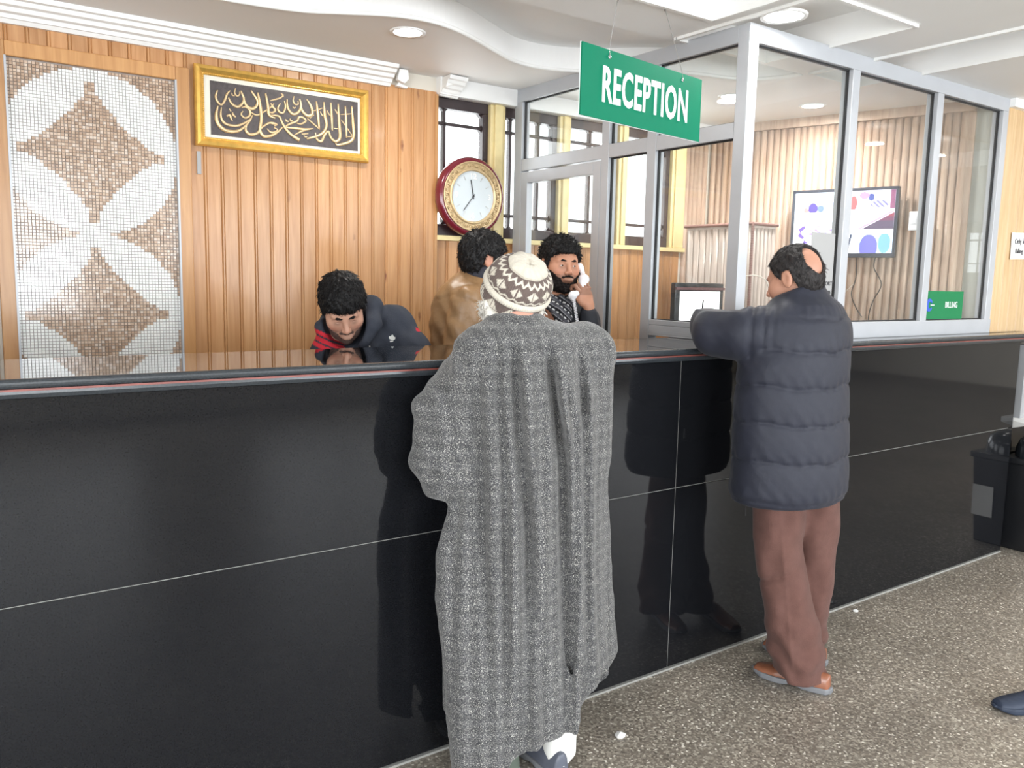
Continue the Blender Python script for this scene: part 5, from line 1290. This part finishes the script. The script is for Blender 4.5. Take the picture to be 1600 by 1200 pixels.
pen = MB().tube([(2.655, 2.385, 1.475), (2.69, 2.42, 1.43), (2.705, 2.435, 1.41)], [.003, .003, .002], 8).build('pen', INK, None, smooth=True); tag(pen, 'slim dark pen held by the bald man in navy puffer jacket', 'pen')

# ================================================================== 3. MAN ON THE TELEPHONE
AZ3 = math.radians(37.61)
pho = person('person with black beard and striped scarf holding white telephone receiver to ear', (2.35, 3.05, 0), AZ3)
hc3 = (.056, .0, 1.612); R3_ = rmat(24, 2, 2)
hand3 = {'c': ((.172, -.085, 1.472), (-.25, -.10, .96), (.62, -.75, .05)), 'curl': 60, 'side': -1, 'thumb': 20}
mk_body(pho, (hc3, R3_, .99), [((.03, .06, .93), .12), ((.03, .05, 1.15), .12), ((.03, .05, 1.34), .11)],
    [{'pts': [(.17, .05, 1.36), (.22, -.02, 1.15), (.190, -.070, 1.37)], 'rs': [.05, .042, .026], 'hand': hand3}, {'pts': [(-.07, .02, 1.33), (-.10, -.08, 1.13), (-.02, -.17, 1.10)], 'rs': [.05, .042, .03]}],
    [([(-.05, .06, .9), (-.06, .06, .48), (-.06, .08, .09)], [.085, .055, .042]), ([(.11, .06, .9), (.12, .06, .48), (.12, .08, .09)], [.085, .055, .042])], (184, 132, 106), True, stub=.45)
tufts(head_part('black_hair', lambda p: hair_sdf(p, .015, .060, -.05, .0, .0036), HAIR, pho, hc3, R3_, .99), 2600, .016, .0014, 4, rand=.9, lift=.7)
tufts(head_part('beard', lambda p: beard_sdf(p, .0035), BEARD, pho, hc3, R3_, .99, ax_((-.09, .09, .003)), ax_((-.13, .03, .003)), ax_((-.14, .02, .003))), 1800, .006, .0007, 7, crown=(0, 0, .1), rand=.3, lift=.5)
head_part('eyebrows', lambda p: brows(p)-.0002, BEARD, pho, hc3, R3_, .99, ax_((-.06, .06, .0025)), ax_((-.10, -.05, .0025)), ax_((.005, .04, .0025)))
eyes(pho, hc3, R3_, .99, (.35, .0))
def jk3(p):
    x, y, z = p
    d_, th = column(p, [(.80, -.11, .19, .05), (1.0, -.12, .20, .05), (1.2, -.125, .21, .05), (1.34, -.125, .21, .05), (1.40, -.10, .19, .05), (1.44, -.07, .14, .05), (1.46, -.04, .11, .05)], 0, .62)
    a = chain(p, [(.17, .05, 1.36), (.225, -.02, 1.20), (.20, -.05, 1.24), (.190, -.070, 1.395)], [.075, .068, .060, .040], .03)
    b = chain(p, [(-.08, .0, 1.34), (-.10, -.08, 1.15), (-.02, -.16, 1.10)], [.065, .06, .045], .03)
    d_ = smin(d_, a, .02); d_ = smin(d_, b, .03); d_ = smax(d_, -rc(p, (.055, .02, 1.42), (.055, .0, 1.55), .05, .07), .01)
    return d_+.004*wob(p, 38)
garment('dark_jacket', jk3, DKJKT, pho, ax_((-.30, .34, .0085)), ax_((-.24, .26, .0085)), ax_((.79, 1.52, .0085)))
def tr3(p):
    a = chain(p, [(-.04, .06, .92), (-.06, .06, .5), (-.06, .08, .06)], [.115, .085, .07], .02); b = chain(p, [(.10, .06, .92), (.12, .06, .5), (.12, .08, .06)], [.115, .085, .07], .02); return smax(smin(a, b, .03), .05-p[2], .003)
garment('dark_trousers', tr3, DKTRS, pho, ax_((-.2, .26, .014)), ax_((-.1, .22, .014)), ax_((.03, 1.06, .016)))
shoe(pho, (-.06, .14, 0), (-.07, -.14, 0), BLACKP, SOLE); shoe(pho, (.12, .14, 0), (.13, -.14, 0), BLACKP, SOLE)
def scf(p):
    x, y, z = p; rr = np.sqrt(((x-.045)/1.08)**2+(y-.02)**2); d_ = np.sqrt((rr-.075)**2+((z-1.452+.10*(-y))/1.35)**2)-.024
    f = chain(p, [(-.005, -.085, 1.445), (.055, -.125, 1.405), (.075, -.135, 1.36), (.02, -.150, 1.30), (-.01, -.155, 1.24)], [.026, .03, .032, .026, .022], .02)
    g_ = chain(p, [(.10, -.055, 1.45), (.075, -.115, 1.39), (.09, -.135, 1.33)], [.024, .028, .022], .02)
    return smin(smin(d_, f, .02), g_, .015)+.004*np.sin(x*160+z*90)
def scc(V):
    q = V[:, 0]*.75+V[:, 2]*.9+V[:, 1]*.3; t = (q*26) % 1; t2 = ((V[:, 0]*.8-V[:, 2]*.6)*48) % 1
    col = np.tile(np.array(srgb(74, 74, 80)), (len(V), 1)); col[(t > .5)] = srgb(34, 34, 38); col[(t > .5) & (t < .66) & (t2 < .55)] = srgb(196, 196, 196); col[(t < .07)] = srgb(150, 150, 154); return col
garment('striped_scarf', scf, ATTR2, pho, ax_((-.10, .18, .0035)), ax_((-.20, .13, .0035)), ax_((1.2, 1.52, .0035)), scc)
# telephone receiver + coiled cord: held, so a thing of its own
ph = thing('telephone_receiver', 'white telephone receiver held at the ear of the bearded man', 'telephone', (2.35, 3.05, 0), (0, 0, -AZ3))
def recv(p):
    a, b = (.150, .005, 1.600), (.117, -.118, 1.482); d_ = rc(p, a, (.162, -.035, 1.55), .013, .012); d_ = smin(d_, rc(p, (.162, -.035, 1.55), (.150, -.09, 1.50), .026, .010), .01); d_ = smin(d_, rc(p, (.150, -.09, 1.50), b, .012, .013), .01)
    d_ = smin(d_, ell(p, (.142, .012, 1.605), (.018, .022, .022)), .01); return smin(d_, ell(p, (.112, -.112, 1.478), (.019, .017, .021)), .01)
garment('handset', recv, WPLAST, ph, ax_((.08, .19, .003)), ax_((-.15, .05, .003)), ax_((1.44, 1.64, .003)))
pts = []
for i in range(520):
    t = i/519; cx_ = .117+.045*t; cz_ = 1.462-.24*t; a_ = t*2*PI*34; pts.append((cx_+.0062*math.cos(a_), -.125-.01*math.sin(t*PI)+.0062*math.sin(a_), cz_))
MB().tube(pts, .0017, 5).build('coiled_cord', WPLAST, ph, smooth=True)

# ================================================================== 4. MAN IN TAN LEATHER JACKET
AZ4 = math.radians(32.02)
tan_ = person('person with black hair and tan leather jacket turned away behind the counter', (1.97, 3.15, 0), AZ4)
hc4 = (.082, .0, 1.622); R4 = rmat(113, 6, 0)
mk_body(tan_, (hc4, R4, .99), [((.07, .02, .93), .12), ((.06, .02, 1.15), .13), ((.06, .01, 1.38), .11)],
    [{'pts': [(.02, -.08, 1.42), (-.02, -.13, 1.18), (.12, -.16, 1.10)], 'rs': [.05, .042, .03], 'hand': {'c': ((.17, -.20, 1.10), (.4, -1, 0), (0, 0, 1)), 'curl': 30, 'side': -1}}, {'pts': [(.08, .13, 1.40), (.08, .18, 1.18), (.13, .11, 1.10)], 'rs': [.05, .042, .03]}],
    [([(.06, -.05, .9), (.06, -.06, .48), (.05, -.06, .09)], [.085, .055, .042]), ([(.06, .10, .9), (.07, .11, .48), (.07, .11, .09)], [.085, .055, .042])], (182, 128, 104), False)
tufts(head_part('black_hair', lambda p: hair_sdf(p, .014, .055, -.075, -.012, .0026), HAIR, tan_, hc4, R4, .99), 2400, .016, .0012, 5, rand=.4, lift=.3)
def jk4(p):
    x, y, z = p
    d_, th = column(p, [(.86, -.12, .17), (.95, -.145, .18), (1.2, -.155, .19), (1.33, -.158, .20), (1.40, -.155, .20), (1.47, -.137, .195), (1.51, -.108, .18), (1.545, -.070, .15), (1.57, -.03, .13), (1.59, -.01, .115)], 0, .72, cap=.015)
    a = chain(p, [(.01, -.10, 1.44), (-.03, -.135, 1.20), (.10, -.165, 1.10)], [.080, .068, .045], .03)
    b = chain(p, [(.08, .13, 1.42), (.08, .18, 1.18), (.12, .12, 1.1)], [.08, .065, .045], .03)
    d_ = smin(d_, a, .022); d_ = smin(d_, b, .03)
    d_ = d_+.004*np.exp(-((z-1.475+.35*np.abs(x+.05))/.006)**2)   # yoke seam
    return d_+.006*wob(p, 24)+.0025*np.sin(z*60+x*40+2*np.sin(y*30))
garment('leather_jacket', jk4, TANL, tan_, ax_((-.25, .36, .0085)), ax_((-.27, .30, .0085)), ax_((.85, 1.62, .0085)))
def col4(p):
    x, y, z = p; rr = np.sqrt((x-.062)**2+(y-.005)**2); d_ = np.maximum(np.abs(rr-.066)-.010, np.abs(z-1.575+.12*(x-.06))-.028); return d_-.004+.002*np.sin(z*200)
garment('black_collar', col4, DKTRS, tan_, ax_((-.04, .17, .005)), ax_((-.10, .11, .005)), ax_((1.52, 1.63, .005)))
def tr4(p):
    a = chain(p, [(.06, -.05, .92), (.06, -.06, .5), (.05, -.06, .06)], [.115, .085, .07], .02); b = chain(p, [(.06, .10, .92), (.07, .11, .5), (.07, .11, .06)], [.115, .085, .07], .02); return smax(smin(a, b, .03), .05-p[2], .003)
garment('dark_trousers', tr4, DKTRS, tan_, ax_((-.1, .22, .014)), ax_((-.2, .26, .014)), ax_((.03, 1.06, .016)))
shoe(tan_, (-.02, -.06, 0), (.26, -.06, 0), BLACKP, SOLE); shoe(tan_, (-.0, .11, 0), (.28, .12, 0), BLACKP, SOLE)

# ================================================================== 5. MAN BENDING OVER THE STAFF DESK
AZ5 = math.radians(24.11)
ben = person('person with short black hair in dark hooded jacket with red shoulder stripes bending over', (1.32, 2.95, 0), AZ5)
hc5 = (-.018, -.02, 1.424); R5 = rmat(9, 38, -9)
mk_body(ben, (hc5, R5, .96), [((.14, .42, .95), .13), ((.13, .30, 1.12), .13), ((.06, .15, 1.27), .11)],
    [{'pts': [(.17, .12, 1.33), (.27, .03, 1.14), (.10, -.12, 1.07)], 'rs': [.05, .042, .03], 'hand': {'c': ((.03, -.15, 1.085), (-.8, -.4, .1), (0, -.2, 1)), 'curl': 35, 'side': -1}},
     {'pts': [(-.07, .08, 1.28), (-.13, -.02, 1.12), (-.07, -.12, 1.07)], 'rs': [.05, .042, .03], 'hand': {'c': ((.0, -.17, 1.07), (.9, -.3, .1), (0, -.2, 1)), 'curl': 35, 'side': 1}}],
    [([(.06, .42, .92), (.06, .36, .48), (.06, .42, .09)], [.085, .055, .042]), ([(.22, .42, .92), (.22, .36, .48), (.22, .42, .09)], [.085, .055, .042])], (196, 150, 128), True, stub=.35, nback=.06)
tufts(head_part('black_hair', lambda p: hair_sdf(p, .015, .050, -.045, -.005, .0024), HAIR, ben, hc5, R5, .96), 3000, .016, .0012, 6, rand=.35, lift=.3)
head_part('stubble_beard', lambda p: beard_sdf(p, .0018, tuft=.0006), mat('stubble', (84, 66, 60), .8, bump=.4, bscale=300), ben, hc5, R5, .96, ax_((-.09, .09, .003)), ax_((-.13, .03, .003)), ax_((-.14, .02, .003)))
head_part('eyebrows', lambda p: brows(p)-.0006, BEARD, ben, hc5, R5, .96, ax_((-.06, .06, .0025)), ax_((-.10, -.05, .0025)), ax_((.005, .04, .0025)))
def jk5(p):
    x, y, z = p
    d_ = chain(p, [(.14, .42, .98), (.13, .30, 1.14), (.07, .14, 1.255)], [.155, .160, .130], .08)
    d_ = smin(d_, rc(p, (.07, .14, 1.27), (.17, .12, 1.345), .11, .085), .05)
    d_ = smin(d_, chain(p, [(.175, .12, 1.345), (.245, .05, 1.25), (.265, .02, 1.14), (.12, -.11, 1.08)], [.085, .072, .062, .045], .04), .03)
    d_ = smin(d_, chain(p, [(-.055, .06, 1.285), (-.075, .02, 1.24), (-.09, -.02, 1.13), (-.06, -.11, 1.08)], [.068, .066, .060, .045], .04), .03)
    d_ = smin(d_, chain(p, [(-.085, .045, 1.345), (-.05, .10, 1.37), (.04, .12, 1.40), (.088, .07, 1.425), (.088, .0, 1.365), (.06, -.03, 1.30)], [.040, .045, .05, .042, .032, .028], .03), .015)
    q = tolocal(p, hc5, R5, .96); d_ = smax(d_, -(ell(q, (0, -.02, -.05), (.083, .12, .10))*.96), .012)
    return d_+.0035*wob(p, 42)
def jc5(V):
    x, y, z = V.T; col = np.tile(np.array(srgb(54, 58, 68)), (len(V), 1))
    t = (z+.42*(x+.09)-1.262)/.0225; st = (t > 0) & (t < 3) & ((t % 1) > .30) & (x < .0-(1.34-z)*.2) & (y < .06); col[st] = srgb(200, 46, 60)
    st2 = (x > .262) & (np.abs(z-1.345+.2*(x-.25)) < .006); col[st2] = srgb(190, 40, 54); return col
JK5 = mat('hooded_jacket_cloth', rough=.8, attr='Col', var=.07, nscale=40, bump=.25, bscale=200, spec=.25)
garment('hooded_jacket', jk5, JK5, ben, ax_((-.19, .37, .005)), ax_((-.20, .60, .006)), ax_((.84, 1.50, .005)), jc5)
lf = []
cx_, cz_ = .166, 1.302
for a_, L_, w_ in ((-38, .017, .0058), (0, .021, .0066), (38, .017, .0058)):
    a_ = math.radians(a_+8); dx, dz = math.sin(a_), math.cos(a_)
    lf.append([(cx_+dx*L_*t-dz*w_*k, cz_+dz*L_*t+dx*w_*k) for t, k in ((0, 0), (.35, .8), (.6, 1), (.85, .7), (1.05, 0), (.85, -.7), (.6, -1), (.35, -.8))])
lf.append([(cx_-.008, cz_-.003), (cx_+.007, cz_-.001), (cx_+.004, cz_-.006), (cx_-.006, cz_-.008)])
decal('white_emblem', jk5, lf, WHC, ben)
decal('zip', jk5, [[(.074, 1.30), (.078, 1.30), (.080, 1.285), (.076, 1.285)], [(.078, 1.282), (.083, 1.282), (.085, 1.268), (.079, 1.266)]], STEEL, ben)
def tr5(p):
    a = chain(p, [(.07, .42, .96), (.06, .37, .5), (.06, .42, .06)], [.125, .085, .07], .02); b = chain(p, [(.21, .42, .96), (.22, .37, .5), (.22, .42, .06)], [.125, .085, .07], .02); return smax(smin(a, b, .03), .05-p[2], .003)
garment('dark_trousers', tr5, DKTRS, ben, ax_((-.1, .38, .014)), ax_((.2, .6, .014)), ax_((.03, 1.1, .016)))
shoe(ben, (.06, .50, 0), (.05, .22, 0), BLACKP, SOLE); shoe(ben, (.22, .50, 0), (.23, .22, 0), BLACKP, SOLE)

# ================================================================== passer-by's shoe at the lower right corner
ps = thing('shoe', 'dark blue shoe cut off by the lower right corner of the picture', 'shoe', (3.42, 1.20, 0))
shoe(ps, (0, 0, 0), (-.26, .13, 0), SHOED, SHOED, .085)
